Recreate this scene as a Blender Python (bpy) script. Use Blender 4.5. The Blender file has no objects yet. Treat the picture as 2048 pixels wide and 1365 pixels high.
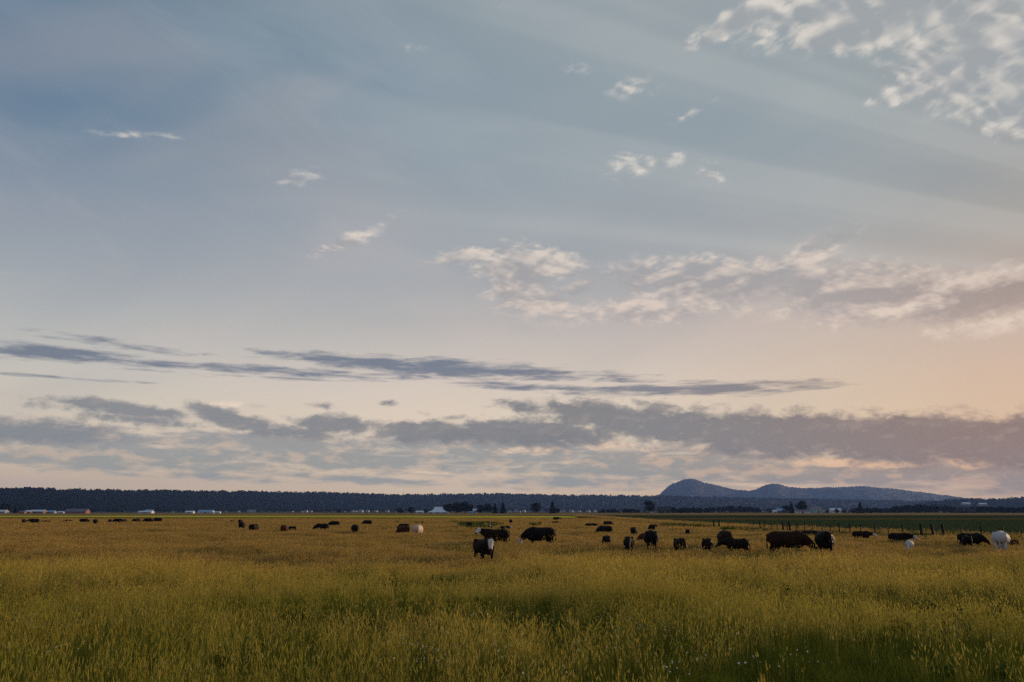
import bpy, bmesh, math, random
import numpy as np
from mathutils import Vector, Matrix, Euler, noise as mnoise

# ---------------------------------------------------------------- camera
SC = bpy.context.scene
COL = SC.collection
EYE = 2.6                      # lens height over the pasture, metres
FOC = 1593.0                   # focal length in photo pixels (28 mm on 36 mm)
PITCH = math.atan((1023.0 - 682.5) / FOC)
cam = bpy.data.cameras.new('camera')
cam.lens, cam.sensor_width = 28.0, 36.0
cam.clip_start, cam.clip_end = 0.1, 60000.0
cam_o = bpy.data.objects.new('camera', cam)
cam_o.location = (0, 0, EYE)
cam_o.rotation_euler = (math.pi / 2 + PITCH, 0, 0)
COL.objects.link(cam_o)
SC.camera = cam_o

def ray(px, py):
    xc, yc = (px - 1024.0) / FOC, (682.5 - py) / FOC
    c, s = math.cos(PITCH), math.sin(PITCH)
    return Vector((xc, c - yc * s, s + yc * c))
def ground_at(px, py, z=0.0):
    d = ray(px, py)
    t = (EYE - z) / -d.z
    return Vector((d.x * t, d.y * t, z))
def point_at(px, py, depth):
    d = ray(px, py)
    t = depth / d.y
    return Vector((d.x * t, depth, EYE + d.z * t))
def sky_at(px, py):
    d = ray(px, py).normalized()
    return math.degrees(math.atan2(d.x, d.y)), math.degrees(math.asin(d.z))
def lin(r, g, b):
    f = lambda v: (v / 255 / 12.92) if v / 255 <= .04045 else ((v / 255 + .055) / 1.055) ** 2.4
    return (f(r), f(g), f(b), 1.0)

# ---------------------------------------------------------------- sun, exposure
SUN_AZ, SUN_EL = 54.0, 8.0     # degrees right of the view, above the horizon
SUN_STRENGTH = 5.0
sun = bpy.data.lights.new('sun', 'SUN')
sun.energy, sun.angle, sun.color = SUN_STRENGTH, math.radians(3), (1.0, .71, .42)
sun_o = bpy.data.objects.new('sun', sun)
_a, _e = math.radians(SUN_AZ), math.radians(SUN_EL)
SUN_DIR = Vector((math.sin(_a) * math.cos(_e), math.cos(_a) * math.cos(_e), math.sin(_e)))
sun_o.rotation_euler = SUN_DIR.to_track_quat('Z', 'Y').to_euler()
sun_o.location = SUN_DIR * 50
COL.objects.link(sun_o)
vs = SC.view_settings
vs.view_transform, vs.look, vs.exposure, vs.gamma = 'Standard', 'None', 0.0, 1.0
vs.use_curve_mapping = False
cy = SC.cycles
cy.use_denoising = False
cy.max_bounces, cy.diffuse_bounces, cy.glossy_bounces = 6, 3, 2
cy.transmission_bounces, cy.transparent_max_bounces, cy.volume_bounces = 3, 8, 0
cy.sample_clamp_indirect = 4.0

# ---------------------------------------------------------------- world: evening sky with cloud layers
world = bpy.data.worlds.new('World')
SC.world = world
world.use_nodes = True
world.cycles.sampling_method, world.cycles.sample_map_resolution = 'MANUAL', 512
WT = world.node_tree
WT.nodes.clear()

class X:
    """A shader socket with arithmetic."""
    tree = WT
    def __init__(s, sock): s.k = sock
    @staticmethod
    def put(node, i, v):
        if isinstance(v, X): X.tree.links.new(v.k, node.inputs[i])
        else: node.inputs[i].default_value = v
    @staticmethod
    def math(op, *a):
        n = X.tree.nodes.new('ShaderNodeMath'); n.operation = op
        for i, v in enumerate(a): X.put(n, i, v)
        return X(n.outputs[0])
    def __add__(s, o): return X.math('ADD', s, o)
    __radd__ = __add__
    def __sub__(s, o): return X.math('SUBTRACT', s, o)
    def __rsub__(s, o): return X.math('SUBTRACT', o, s)
    def __mul__(s, o): return X.math('MULTIPLY', s, o)
    __rmul__ = __mul__
    def __truediv__(s, o): return X.math('DIVIDE', s, o)
def fmax(a, b): return X.math('MAXIMUM', a, b)
def step(x, a, b, lo=0.0, hi=1.0, smooth=True):
    n = X.tree.nodes.new('ShaderNodeMapRange')
    n.interpolation_type = 'SMOOTHSTEP' if smooth else 'LINEAR'
    for i, v in enumerate((x, a, b, lo, hi)): X.put(n, i, v)
    return X(n.outputs[0])
def vec(x, y, z=0.0):
    n = X.tree.nodes.new('ShaderNodeCombineXYZ')
    for i, v in enumerate((x, y, z)): X.put(n, i, v)
    return X(n.outputs[0])
def split(v):
    n = X.tree.nodes.new('ShaderNodeSeparateXYZ'); X.put(n, 0, v)
    return [X(o) for o in n.outputs]
def noise(v, scale, detail=5.0, rough=.55, dist=0.0):
    n = X.tree.nodes.new('ShaderNodeTexNoise'); n.noise_dimensions = '2D'
    X.put(n, 'Vector', v); X.put(n, 'Scale', scale); X.put(n, 'Detail', detail)
    X.put(n, 'Roughness', rough); X.put(n, 'Distortion', dist)
    return X(n.outputs[0])
def cells(v, smooth=.5):
    n = X.tree.nodes.new('ShaderNodeTexVoronoi'); n.voronoi_dimensions, n.feature = '2D', 'SMOOTH_F1'
    X.put(n, 'Vector', v); n.inputs['Scale'].default_value = 1.0; n.inputs['Smoothness'].default_value = smooth
    return X(n.outputs['Distance'])
def mapped(v, loc=(0, 0, 0), rot=0.0, scale=(1, 1, 1), kind='TEXTURE'):
    n = X.tree.nodes.new('ShaderNodeMapping'); n.vector_type = kind
    X.put(n, 0, v)
    n.inputs[1].default_value, n.inputs[2].default_value, n.inputs[3].default_value = loc, (0, 0, rot), scale
    return X(n.outputs[0])
def length(v):
    n = X.tree.nodes.new('ShaderNodeVectorMath'); n.operation = 'LENGTH'; X.put(n, 0, v)
    return X(n.outputs[1])
def dot(v, k):
    n = X.tree.nodes.new('ShaderNodeVectorMath'); n.operation = 'DOT_PRODUCT'; X.put(n, 0, v); n.inputs[1].default_value = k
    return X(n.outputs[1])
def mix(f, a, b):
    n = X.tree.nodes.new('ShaderNodeMix'); n.data_type = 'RGBA'
    X.put(n, 0, f); X.put(n, 6, a); X.put(n, 7, b)
    return X(n.outputs[2])
def ramp(x, stops, interp='LINEAR'):
    n = X.tree.nodes.new('ShaderNodeValToRGB'); cr = n.color_ramp; cr.interpolation = interp
    while len(cr.elements) < len(stops): cr.elements.new(.5)
    for e, (p, c) in zip(cr.elements, stops): e.position, e.color = p, c
    X.put(n, 0, x)
    return X(n.outputs[0])

tc = WT.nodes.new('ShaderNodeTexCoord')
D = X(tc.outputs['Generated'])
dx, dy, dz = split(D)
AZ = X.math('ARCTAN2', dx, dy) * 57.29578
EL = X.math('ARCSINE', dz) * 57.29578
AE = vec(AZ, EL)
AE1 = vec(AZ, EL, 1.0)
dzc = fmax(dz, 0.0) + 0.13
PL = vec(dx / dzc, dy / dzc)                 # position on a flat cloud deck

# clear air and thin veil: colour by height above the horizon, at several compass directions
ELS = [0, 2.2, 5.4, 8.6, 13.5, 18.5, 25.1, 30.0, 36.0, 60.0, 90.0]
COLS = {
 -34: [(184,160,144),(185,165,151),(194,184,173),(186,183,178),(166,170,174),(146,154,166),(104,129,153),(106,130,152),(122,138,153),(116,136,156),(108,131,156)],
  -8: [(195,170,152),(196,175,158),(208,195,180),(202,191,182),(178,176,175),(164,168,173),(142,156,167),(138,154,166),(144,157,165),(126,144,160),(108,131,156)],
  10: [(198,173,156),(195,173,159),(208,194,178),(204,190,178),(189,178,173),(172,173,174),(159,168,173),(160,169,173),(163,170,172),(135,150,161),(108,131,156)],
  22: [(198,170,152),(196,170,154),(204,183,163),(202,182,164),(187,173,165),(170,170,169),(161,169,172),(163,171,173),(167,172,172),(135,150,161),(108,131,156)],
  34: [(180,149,130),(180,150,132),(192,163,142),(191,164,146),(178,161,150),(165,160,155),(157,162,163),(160,165,165),(164,168,166),(135,150,161),(108,131,156)],
  56: [(238,182,132),(246,196,142),(244,206,156),(236,204,164),(216,194,168),(194,184,171),(176,176,171),(168,171,169),(158,166,167),(128,145,158),(108,131,156)],
 180: [(150,150,160),(156,152,162),(158,156,166),(150,154,168),(138,148,166),(126,142,164),(116,136,160),(112,134,160),(110,132,158),(108,131,157),(108,131,156)],
}
t_el = EL / 90.0
def air(k): return ramp(t_el, [(e / 90.0, lin(*c)) for e, c in zip(ELS, COLS[k])])
base = air(180)
for lo, hi in ((-180, -34), (-34, -8), (-8, 10), (10, 22), (22, 34), (34, 56), (56, 180)):
    base = mix(step(AZ, max(lo, 39) if hi == 56 else lo, hi, smooth=False), base, air(hi))

sky = WT.nodes.new('ShaderNodeTexSky')
sky.sky_type, sky.sun_disc = 'NISHITA', False
sky.sun_elevation, sky.sun_rotation = math.radians(SUN_EL), math.radians(SUN_AZ)
sky.air_density, sky.dust_density, sky.ozone_density = 1.0, 2.0, 2.0
nish = mix(0.09, (0, 0, 0, 1), X(sky.outputs[0]))
base = mix(0.93, nish, base)

# soft mottling of the veil
veil = noise(mapped(AE, scale=(30, 10, 1), rot=.25), 1.0, 3, .45, .3)
base = mix(step(veil, .50, .75) * .18, base, lin(204, 186, 180))
base = mix(step(veil, .48, .25) * .14, base, lin(108, 128, 148))
# thin cirrus
cirr = noise(mapped(AE, scale=(15, 4.2, 1), rot=-.28), 1.0, 5, .55, .5) * .55 + noise(mapped(AE, scale=(30, 12, 1), rot=.1), 1.0, 2, .5) * .45
base = mix(step(cirr, .46, .66) * .13, base, mix(step(EL, 28, 12), lin(190, 194, 196), lin(208, 188, 182)))

def field(blobs):
    """Coverage: soft ellipses given in photo pixels (x, y, rx, ry, tilt deg, weight), laid on the sky by compass and height."""
    groups = {}
    for x, y, rx, ry, tilt, w in blobs:
        a, e = sky_at(x, y)
        ra = abs(sky_at(x + rx, y)[0] - sky_at(x - rx, y)[0]) / 2
        re = abs(sky_at(x, y - ry)[1] - sky_at(x, y + ry)[1]) / 2
        n = X.tree.nodes.new('ShaderNodeTexGradient'); n.gradient_type = 'SPHERICAL'
        X.put(n, 0, AE)
        m = n.texture_mapping; m.vector_type = 'TEXTURE'
        m.translation, m.rotation, m.scale = (a, e, 0), (0, 0, math.radians(tilt)), (ra * 1.35, re * 1.35, 1)
        b = X(n.outputs['Fac'])
        k = round(w * 8) / 8
        groups[k] = b if k not in groups else fmax(groups[k], b)
    s = None
    for k, g in groups.items():
        g = step(g, 0.0, 1.0, 0.0, k)
        s = g if s is None else fmax(s, g)
    return s

def shifted(v, o):
    n = X.tree.nodes.new('ShaderNodeVectorMath'); n.operation = 'ADD'
    X.put(n, 0, v); n.inputs[1].default_value = o
    return X(n.outputs[0])
SKYPARTS = True
# --- crepuscular streaks fanning out from the sun
su = SUN_DIR.cross(Vector((0, 0, 1))).normalized(); sv = SUN_DIR.cross(su)
ang = X.math('ARCTAN2', dot(D, tuple(sv)), dot(D, tuple(su)))
rays = noise(vec(ang * 11.0 + 40.0, 0.0), 1.0, 2, .45)
base = mix(step(rays, .46, .64) * step(AZ, -28, 20) * step(EL, 8, 18) * .17, base, lin(204, 202, 196))
base = mix(step(rays, .50, .34) * step(AZ, -28, 20) * step(EL, 8, 18) * .11, base, lin(128, 144, 156))

# --- high broken altocumulus, lit cream (upper right, middle bank, loose puffs)
hi_cov = field([
 (1850, -10, 480, 100, -3, 1.25), (1960, 120, 230, 135, -22, 1.25), (2090, 215, 180, 75, -8, 1.25), (1480, 40, 175, 36, 14, 1),
 (1820, 180, 110, 30, 4, 1), (1720, 60, 190, 56, -6, 1.25),
 (1025, 545, 100, 80, -8, 1), (1105, 525, 80, 42, -10, 1), (950, 512, 100, 24, 4, .75), (1085, 605, 130, 36, 0, .75),
 (690, 487, 100, 26, 24, .62), (775, 440, 45, 18, 20, .5), (600, 356, 80, 24, 14, .37), (870, 522, 45, 12, 5, .5),
 (1266, 328, 80, 36, 8, .62), (1352, 322, 46, 22, 20, .62), (1428, 345, 50, 32, -15, .62), (1395, 222, 80, 14, 20, .5),
 (285, 270, 140, 18, 9, .37), (1160, 580, 60, 28, 8, .75), (1258, 176, 80, 30, 0, .37), (1165, 136, 90, 22, 6, .37), (845, 95, 80, 26, 10, .3), (1010, 12, 50, 12, 0, .3),
 (1420, 570, 270, 72, -4, 1), (1640, 500, 120, 36, 22, .75), (1720, 590, 300, 85, -6, 1.0), (1970, 600, 240, 80, 4, 1),
 (1270, 620, 260, 44, 0, .75), (40, 535, 150, 40, 0, .25), (480, 812, 100, 14, 0, .5),
])
low = step(EL, 24, 14)
nW = noise(PL, 5.5, 2, .5)
pw = mapped(PL, rot=.55, scale=(.068, .036, 1))
wob = vec((nW - .5) * 2.2, (noise(shifted(PL, (7.3, 2.1, 0)), 6.5, 2, .5) - .5) * 2.2)
n_ = WT.nodes.new('ShaderNodeVectorMath'); X.put(n_, 0, pw); X.put(n_, 1, wob); pw = X(n_.outputs[0])
puff = cells(pw)
puff2 = cells(shifted(pw, (.20, -.30, 0)))
bp = mapped(AE, rot=.12, scale=(5.0, 2.2, 1))
big = noise(bp, 1.0, 4, .56, .25)
big2 = noise(shifted(bp, (.10, .34, 0)), 1.0, 3, .5, .25)
fine = noise(mapped(AE, rot=.3, scale=(1.15, .55, 1)), 1.0, 5, .66, .2)
pk = 1.0 - low * .62
dens = hi_cov * .70 + (big - .5) * (low * .55 + .50) + (.42 - puff) * pk * .42 + (fine - .5) * .64
hi_d = step(dens, .09, .60) * step(hi_cov, .02, .45)
lit = step((big - big2) * (low * 1.8 + 1.6) + (puff2 - puff) * pk * .9 + (fine - .5) * .9 + .50 - step(dens, .38, .85) * .40, .0, 1.0)
c_lit = mix(low, lin(224, 215, 205), lin(219, 201, 187))
c_shade = mix(low, lin(162, 165, 168), lin(160, 155, 156))
c_shade = mix(step(AZ, 18, 34) * low, c_shade, lin(158, 142, 136))
base = mix(hi_d * (.92 - low * .10), base, mix(lit, c_shade, c_lit))

# --- long slate streaks in mid air
dk_cov = field([
 (110, 707, 240, 20, 0, 1.0), (250, 690, 200, 14, -3, .5), (430, 735, 280, 13, -1, .75), (720, 724, 230, 18, -2, 1.0), (900, 738, 280, 24, -2, 1.0),
 (620, 746, 300, 12, -1, .75), (1080, 752, 280, 16, -2, .75), (1380, 779, 310, 16, 0, 1.0), (1050, 774, 190, 10, -2, .75), (1560, 779, 120, 11, 3, .75), (90, 753, 280, 5, 0, .5), (480, 753, 320, 5, 0, .5), (1250, 762, 200, 7, -3, .5),
])
nS = noise(vec(AZ, EL * 8.0 + 33.0), .30, 6, .60, .2)
dk = step(dk_cov * .62 + (nS - .5) * 1.1, .06, .58) * step(dk_cov, .02, .14)
base = mix(dk * .90, base, mix(step(AZ, -5, 36), lin(98, 108, 126), lin(132, 120, 119)))

# --- pale torn cloud low over the horizon
un_cov = field([
 (250, 915, 560, 36, 0, 1), (700, 918, 450, 36, -2, 1), (1050, 905, 330, 52, -3, 1), (1350, 930, 450, 50, -2, 1), (1750, 945, 450, 44, 0, 1), (2080, 950, 300, 50, 0, 1),
 (260, 948, 110, 9, -3, .5), (450, 955, 220, 12, -3, .75), (700, 958, 280, 12, -3, .75), (1150, 965, 320, 20, -1, .75), (1500, 950, 320, 32, 0, .75), (150, 880, 320, 30, 0, 1), (520, 885, 360, 26, 0, 1), (850, 890, 260, 26, 0, .75),
])
nU = noise(vec(AZ, EL * 5.0 + 71.0), .36, 6, .60, .2)
un = step(un_cov * .62 + nU - .5, .04, .52) * step(un_cov, .02, .2)
pink = step(noise(vec(AZ, EL * 2.8 + 15.0), .42, 4, .55, .15), .48, .70)
c_un = mix(pink * .75, mix(step(AZ, 0, 33), lin(130, 134, 140), lin(138, 122, 117)), mix(step(AZ, -10, 33), lin(180, 162, 150), lin(192, 158, 136)))
base = mix(un * .88, base, c_un)
# glowing slots between the cloud sheets
gl_cov = field([(1690, 926, 250, 13, -2, 1), (1950, 926, 100, 16, 0, 1.0), (1560, 972, 340, 7, -3, .75), (1230, 893, 150, 18, -2, .75), (1050, 905, 110, 14, 0, .75), (850, 945, 70, 6, -3, .75), (2060, 905, 110, 10, 0, .5)])
gl = step(gl_cov * .5 + nU - .5, .16, .44) * step(gl_cov, .02, .2)
base = mix(gl * .70, base, mix(step(AZ, 5, 30), lin(220, 194, 174), lin(232, 186, 150)))

# --- low stratocumulus bank
lo_cov = field([
 (255, 818, 190, 20, -4, 1), (110, 815, 70, 14, 0, .5), (70, 862, 240, 34, 0, 1), (300, 842, 170, 16, -3, .75), (470, 842, 140, 26, -12, 1), (580, 862, 140, 24, -5, .75),
 (670, 850, 125, 26, 0, 1), (870, 866, 180, 30, 0, 1), (1010, 862, 150, 36, 0, 1), (1060, 815, 100, 18, -6, .75), (1200, 835, 190, 44, -6, 1.0),
 (1330, 850, 260, 52, -5, 1.0), (1560, 870, 320, 56, -3, 1.25), (1820, 880, 320, 62, -2, 1.25), (2060, 885, 280, 70, 0, 1.25), (1100, 870, 220, 36, 0, 1), (2350, 890, 320, 70, 0, 1.25),
 (650, 812, 50, 10, 0, .5), (840, 828, 36, 9, 0, .5), (1405, 817, 34, 11, 0, .5), (910, 835, 46, 10, 8, .5), (775, 806, 30, 8, 0, .5), (-150, 850, 220, 44, 0, 1),
])
lp = vec(AZ, EL * 2.0 + 52.0)
nL = noise(lp, .62, 6, .60, .12)
nL2 = noise(shifted(lp, (.4, -.7, 0)), .62, 3, .5, .12)
lo_e = lo_cov * .66 + (nL - .5) * .92
lo = step(lo_e, .09, .50) * step(lo_cov, .02, .16)
c_bank = mix(step(AZ, 8, 33), mix(step(AZ, -30, 8), lin(118, 122, 130), lin(111, 112, 118)), lin(124, 105, 100))
rim = step((nL - nL2) * 3.0 + .35 - step(lo_e, .3, .6) * .3, .15, .95)
base = mix(lo * .93, base, mix(rim * .22, c_bank, lin(166, 150, 142)))

# the lowest sky is seen through kilometres of haze and shines a little stronger behind it
gain = ramp(t_el, [(0, (.86, .80, .55, 1)), (2.0 / 90, (.82, .77, .57, 1)), (4.5 / 90, (.72, .68, .58, 1)), (9.0 / 90, (.64, .62, .58, 1)), (15.0 / 90, (.55, .55, .54, 1)), (25.0 / 90, (.49, .50, .50, 1)), (1, (.47, .48, .49, 1))])
n_ = WT.nodes.new('ShaderNodeMix'); n_.data_type, n_.blend_type = 'RGBA', 'MULTIPLY'
X.put(n_, 0, 1.0); X.put(n_, 6, base); X.put(n_, 7, gain); base = X(n_.outputs[2])
bg = WT.nodes.new('ShaderNodeBackground')
WT.links.new(base.k, bg.inputs['Color']); bg.inputs['Strength'].default_value = 2.0
wo = WT.nodes.new('ShaderNodeOutputWorld')
WT.links.new(bg.outputs[0], wo.inputs['Surface'])
# ---------------------------------------------------------------- helpers
RND = random.Random(7)
NPR = np.random.default_rng(11)

def material(name):
    m = bpy.data.materials.new(name); m.use_nodes = True
    X.tree = m.node_tree
    bs = m.node_tree.nodes['Principled BSDF']
    bs.inputs['Specular IOR Level'].default_value = .15
    bs.inputs['Roughness'].default_value = .9
    return m, bs
def obj_coord(kind='Object'):
    return X(X.tree.nodes.new('ShaderNodeTexCoord').outputs[kind])
def world_pos():
    return X(X.tree.nodes.new('ShaderNodeNewGeometry').outputs['Position'])
def inst_random():
    return X(X.tree.nodes.new('ShaderNodeObjectInfo').outputs['Random'])
def attr(name):
    n = X.tree.nodes.new('ShaderNodeAttribute'); n.attribute_name = name
    return X(n.outputs['Fac'])
def noise3(v, scale, detail=4.0, rough=.55, dist=0.0):
    n = X.tree.nodes.new('ShaderNodeTexNoise')
    X.put(n, 'Vector', v); X.put(n, 'Scale', scale); X.put(n, 'Detail', detail); X.put(n, 'Roughness', rough); X.put(n, 'Distortion', dist)
    return X(n.outputs[0])
def bump(bs, h, strength=.5, dist=.05):
    n = X.tree.nodes.new('ShaderNodeBump'); n.inputs['Strength'].default_value = strength; n.inputs['Distance'].default_value = dist
    X.put(n, 'Height', h)
    X.tree.links.new(n.outputs[0], bs.inputs['Normal'])
def setc(bs, c): X.tree.links.new(c.k, bs.inputs['Base Color'])
def rgb(r, g, b): return (r, g, b, 1.0)

def mottled(name, a, b, scale=2.0, rough=.9, spec=.15, coord='Object', bumps=.3, bdist=.02, c=None, c_scale=.3):
    """Plain painted / weathered / hairy surface: two tones broken up by noise."""
    m, bs = material(name)
    p = obj_coord(coord) if coord != 'World' else world_pos()
    n = noise3(p, scale, 6, .6)
    col = mix(step(n, .35, .66), rgb(*a), rgb(*b))
    if c: col = mix(step(noise3(p, c_scale, 4, .55, .3), .46, .66), col, rgb(*c))
    setc(bs, col)
    bs.inputs['Roughness'].default_value = rough
    bs.inputs['Specular IOR Level'].default_value = spec
    if bumps: bump(bs, noise3(p, scale * 4, 4), bumps, bdist)
    return m

def link(name, mesh, mat=None, parent=None):
    o = bpy.data.objects.new(name, mesh)
    if mat is not None and mesh is not None and not mesh.materials: mesh.materials.append(mat)
    COL.objects.link(o)
    if parent is not None: o.parent = parent
    return o
def tag(o, label=None, cat=None, group=None, kind=None):
    if label: o['label'] = label
    if cat: o['category'] = cat
    if group: o['group'] = group
    if kind: o['kind'] = kind
    return o
def empty(name, loc, rz=0.0):
    o = bpy.data.objects.new(name, None); COL.objects.link(o)
    o.location, o.rotation_euler = loc, (0, 0, rz)
    o.empty_display_size = .2
    return o
def mesh_np(name, verts, faces, smooth=False):
    m = bpy.data.meshes.new(name)
    m.from_pydata([tuple(v) for v in verts], [], [tuple(f) for f in faces])
    if smooth: m.polygons.foreach_set('use_smooth', [True] * len(m.polygons))
    m.update()
    return m
def copy_tree(o, parent=None):
    c = o.copy(); COL.objects.link(c); c.parent = parent
    for ch in o.children: copy_tree(ch, c)
    return c

def scatter(name, src, pts, rot, scl, idx, label=None, kind='stuff'):
    """Stuff: many small copies of the source meshes placed on points by geometry nodes."""
    me = bpy.data.meshes.new(name)
    n = len(pts)
    me.vertices.add(n)
    me.vertices.foreach_set('co', np.asarray(pts, dtype=np.float32).ravel())
    a = me.attributes.new('rot', 'FLOAT_VECTOR', 'POINT'); a.data.foreach_set('vector', np.asarray(rot, dtype=np.float32).ravel())
    a = me.attributes.new('scl', 'FLOAT_VECTOR', 'POINT'); a.data.foreach_set('vector', np.asarray(scl, dtype=np.float32).ravel())
    a = me.attributes.new('idx', 'INT', 'POINT'); a.data.foreach_set('value', np.asarray(idx, dtype=np.int32))
    o = bpy.data.objects.new(name, me); COL.objects.link(o)
    coll = bpy.data.collections.new(name + '_source')
    for k, (sm, mats) in enumerate(src):
        for mt in (mats if isinstance(mats, (list, tuple)) else [mats]):
            if len(sm.materials) < (len(mats) if isinstance(mats, (list, tuple)) else 1): sm.materials.append(mt)
        so = bpy.data.objects.new('%s_piece_%03d' % (name, k), sm); coll.objects.link(so)
    ng = bpy.data.node_groups.new(name + '_scatter', 'GeometryNodeTree')
    ng.interface.new_socket('Geometry', in_out='INPUT', socket_type='NodeSocketGeometry')
    ng.interface.new_socket('Geometry', in_out='OUTPUT', socket_type='NodeSocketGeometry')
    N, L = ng.nodes.new, ng.links.new
    gi, go = N('NodeGroupInput'), N('NodeGroupOutput')
    ci = N('GeometryNodeCollectionInfo'); ci.inputs['Collection'].default_value = coll
    ci.inputs['Separate Children'].default_value = True; ci.inputs['Reset Children'].default_value = True
    iop = N('GeometryNodeInstanceOnPoints')
    def named(nm, t):
        q = N('GeometryNodeInputNamedAttribute'); q.data_type = t; q.inputs['Name'].default_value = nm
        return q.outputs['Attribute']
    L(gi.outputs[0], iop.inputs['Points']); L(ci.outputs[0], iop.inputs['Instance'])
    iop.inputs['Pick Instance'].default_value = True
    L(named('idx', 'INT'), iop.inputs['Instance Index'])
    L(named('rot', 'FLOAT_VECTOR'), iop.inputs['Rotation'])
    L(named('scl', 'FLOAT_VECTOR'), iop.inputs['Scale'])
    L(iop.outputs[0], go.inputs[0])
    md = o.modifiers.new('scatter', 'NODES'); md.node_group = ng
    if kind: o['kind'] = kind
    if label: o['label'] = label
    return o

def sheet(name, pts, z, mat, kind='structure'):
    me = mesh_np(name, [(p[0], p[1], z) for p in pts], [range(len(pts))])
    o = link(name, me, mat)
    o['kind'] = kind
    return o
def vnoise(x, y, s, seed=0.0):
    return mnoise.fractal(Vector((x * s, y * s, seed)), 1.0, 2.0, 4)
# ---------------------------------------------------------------- fields
def field_mat(name, a, b, c, s1=.05, s2=.6, s3=5.0):
    m, bs = material(name)
    p = world_pos()
    pn = mapped(p, scale=(1, .35, 1), kind='POINT')
    col = mix(step(noise3(pn, s1, 5, .6), .36, .64), rgb(*a), rgb(*b))
    col = mix(step(noise3(pn, s2, 5, .65), .42, .70) * .7, col, rgb(*c))
    setc(bs, col)
    bs.inputs['Roughness'].default_value = 1.0; bs.inputs['Specular IOR Level'].default_value = 0.0
    bump(bs, noise3(p, s3, 5, .7), 1.0, .25)
    return m
M_PLAIN = field_mat('far_plain', (.085, .062, .028), (.060, .056, .022), (.11, .075, .035), .006, .05, .5)
M_PAST = field_mat('pasture_sod', (.095, .058, .018), (.068, .052, .014), (.12, .07, .026), .05, .9)
M_STRAW = field_mat('stubble', (.20, .135, .055), (.155, .115, .042), (.21, .13, .065), .01, .1, .8)
M_LIME = field_mat('fresh_cut_grass', (.36, .33, .03), (.42, .36, .04), (.28, .27, .03), .012, .12, .8)
M_CROP = field_mat('green_crop', (.034, .054, .026), (.044, .062, .028), (.028, .046, .024), .02, .3, 1.5)
M_CROP2 = field_mat('dark_crop', (.026, .038, .014), (.036, .044, .016), (.030, .034, .012), .02, .3, 1.5)
M_TAN = field_mat('dry_bank', (.10, .065, .025), (.075, .055, .022), (.06, .05, .02), .03, .3, 1.0)

G = lambda px, py: ground_at(px, py).xy
R = 14000.0
sheet('ground', [(-R, -R), (R, -R), (R, R), (-R, R)], -.06, M_PLAIN)
EDGE = [(2900, 1140), (2500, 1116), (2300, 1104), (2048, 1090), (1800, 1079), (1560, 1067), (1400, 1056.5), (1290, 1047), (1200, 1037.5), (1150, 1033.2)]
edge = [G(*e) for e in EDGE]
# pasture: everything this side of the ditch up to the mown strip
past = [Vector((-420, -60)), Vector((160, -60)), Vector((120, 18))] + edge + [G(1130, 1032.4), G(700, 1034.6), G(200, 1034.8), G(-300, 1034.8), Vector((-420, 240))]
sheet('pasture', past, 0.0, M_PAST)
sheet('mown_strip', [G(-400, 1035.2), G(200, 1035.2), G(700, 1035.4), G(1000, 1036), G(1150, 1036.0), G(1165, 1032.5), G(700, 1031.6), G(-400, 1031.6)], .02, M_LIME)
sheet('stubble_field', [G(-500, 1030.6), G(1135, 1030.8), G(1150, 1030.2), G(3300, 1030.2), G(3300, 1026.6), G(-500, 1026.6)], -.03, M_STRAW)
sheet('far_crop_field', [G(1175, 1031.6), G(1215, 1035.6), G(3300, 1038.0), G(3300, 1031.0)], -.02, M_CROP2)
sheet('crop_field', [G(1260, 1041.0), G(3300, 1040.2)] + [Vector((p.x * 1.02 + 3.5, p.y + 3.5)) for p in edge[1:8]], -.01, M_CROP)
sheet('field_bank', [G(1190, 1036.2), G(1240, 1040.4), G(3300, 1039.9), G(3300, 1038.3)], .01, M_TAN)

# ---------------------------------------------------------------- hills
M_WOOD = mottled('forest_floor', (.006, .010, .009), (.009, .013, .011), .02, coord='World', bumps=0)
def interp(prof, x):
    xs, ys = zip(*prof)
    return float(np.interp(x, xs, ys))
def hill(name, prof, depth, depth_front, back, tree_h, x0, x1, n, rough, mat, rows=14, depth_fn=None, label=None):
    """Terrain whose crest, seen from the pasture, follows the photographed skyline; slopes down to the plain before and behind it."""
    vs_, fs = [], []
    cols = []
    for i in range(n + 1):
        px = x0 + (x1 - x0) * i / n
        dc = depth_fn(px) if depth_fn else depth
        c = point_at(px, interp(prof, px), dc)
        top = c.z - tree_h
        for j in range(rows + 1):
            t = j / rows
            if t <= .7:
                u = t / .7
                y0_ = depth_front if not depth_fn else dc * .74
                y = y0_ + (dc - y0_) * u
                z = top * (u * u * (3 - 2 * u)) * .55 + top * u * .45
            else:
                u = (t - .7) / .3
                y = dc + back * u
                z = top * (1 - u * u * .8)
            x = c.x * (y / dc)
            if 0 < j: z += vnoise(x, y, 1 / (depth * .07), 3.1) * rough * min(1, 3 * t) * (0.35 if abs(t - .7) < .06 else 1.0)
            if depth > 9000 and j: z += vnoise(x, y, 1 / 160, 8.2) * 13
            vs_.append((x, y, max(z, -1.0 if j == 0 else -.5)))
    k = rows + 1
    for i in range(n):
        for j in range(rows):
            fs.append((i * k + j, (i + 1) * k + j, (i + 1) * k + j + 1, i * k + j + 1))
    o = link(name, mesh_np(name, vs_, fs, True), mat)
    o['kind'] = 'structure'
    return o, np.array(vs_).reshape(n + 1, k, 3)

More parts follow.
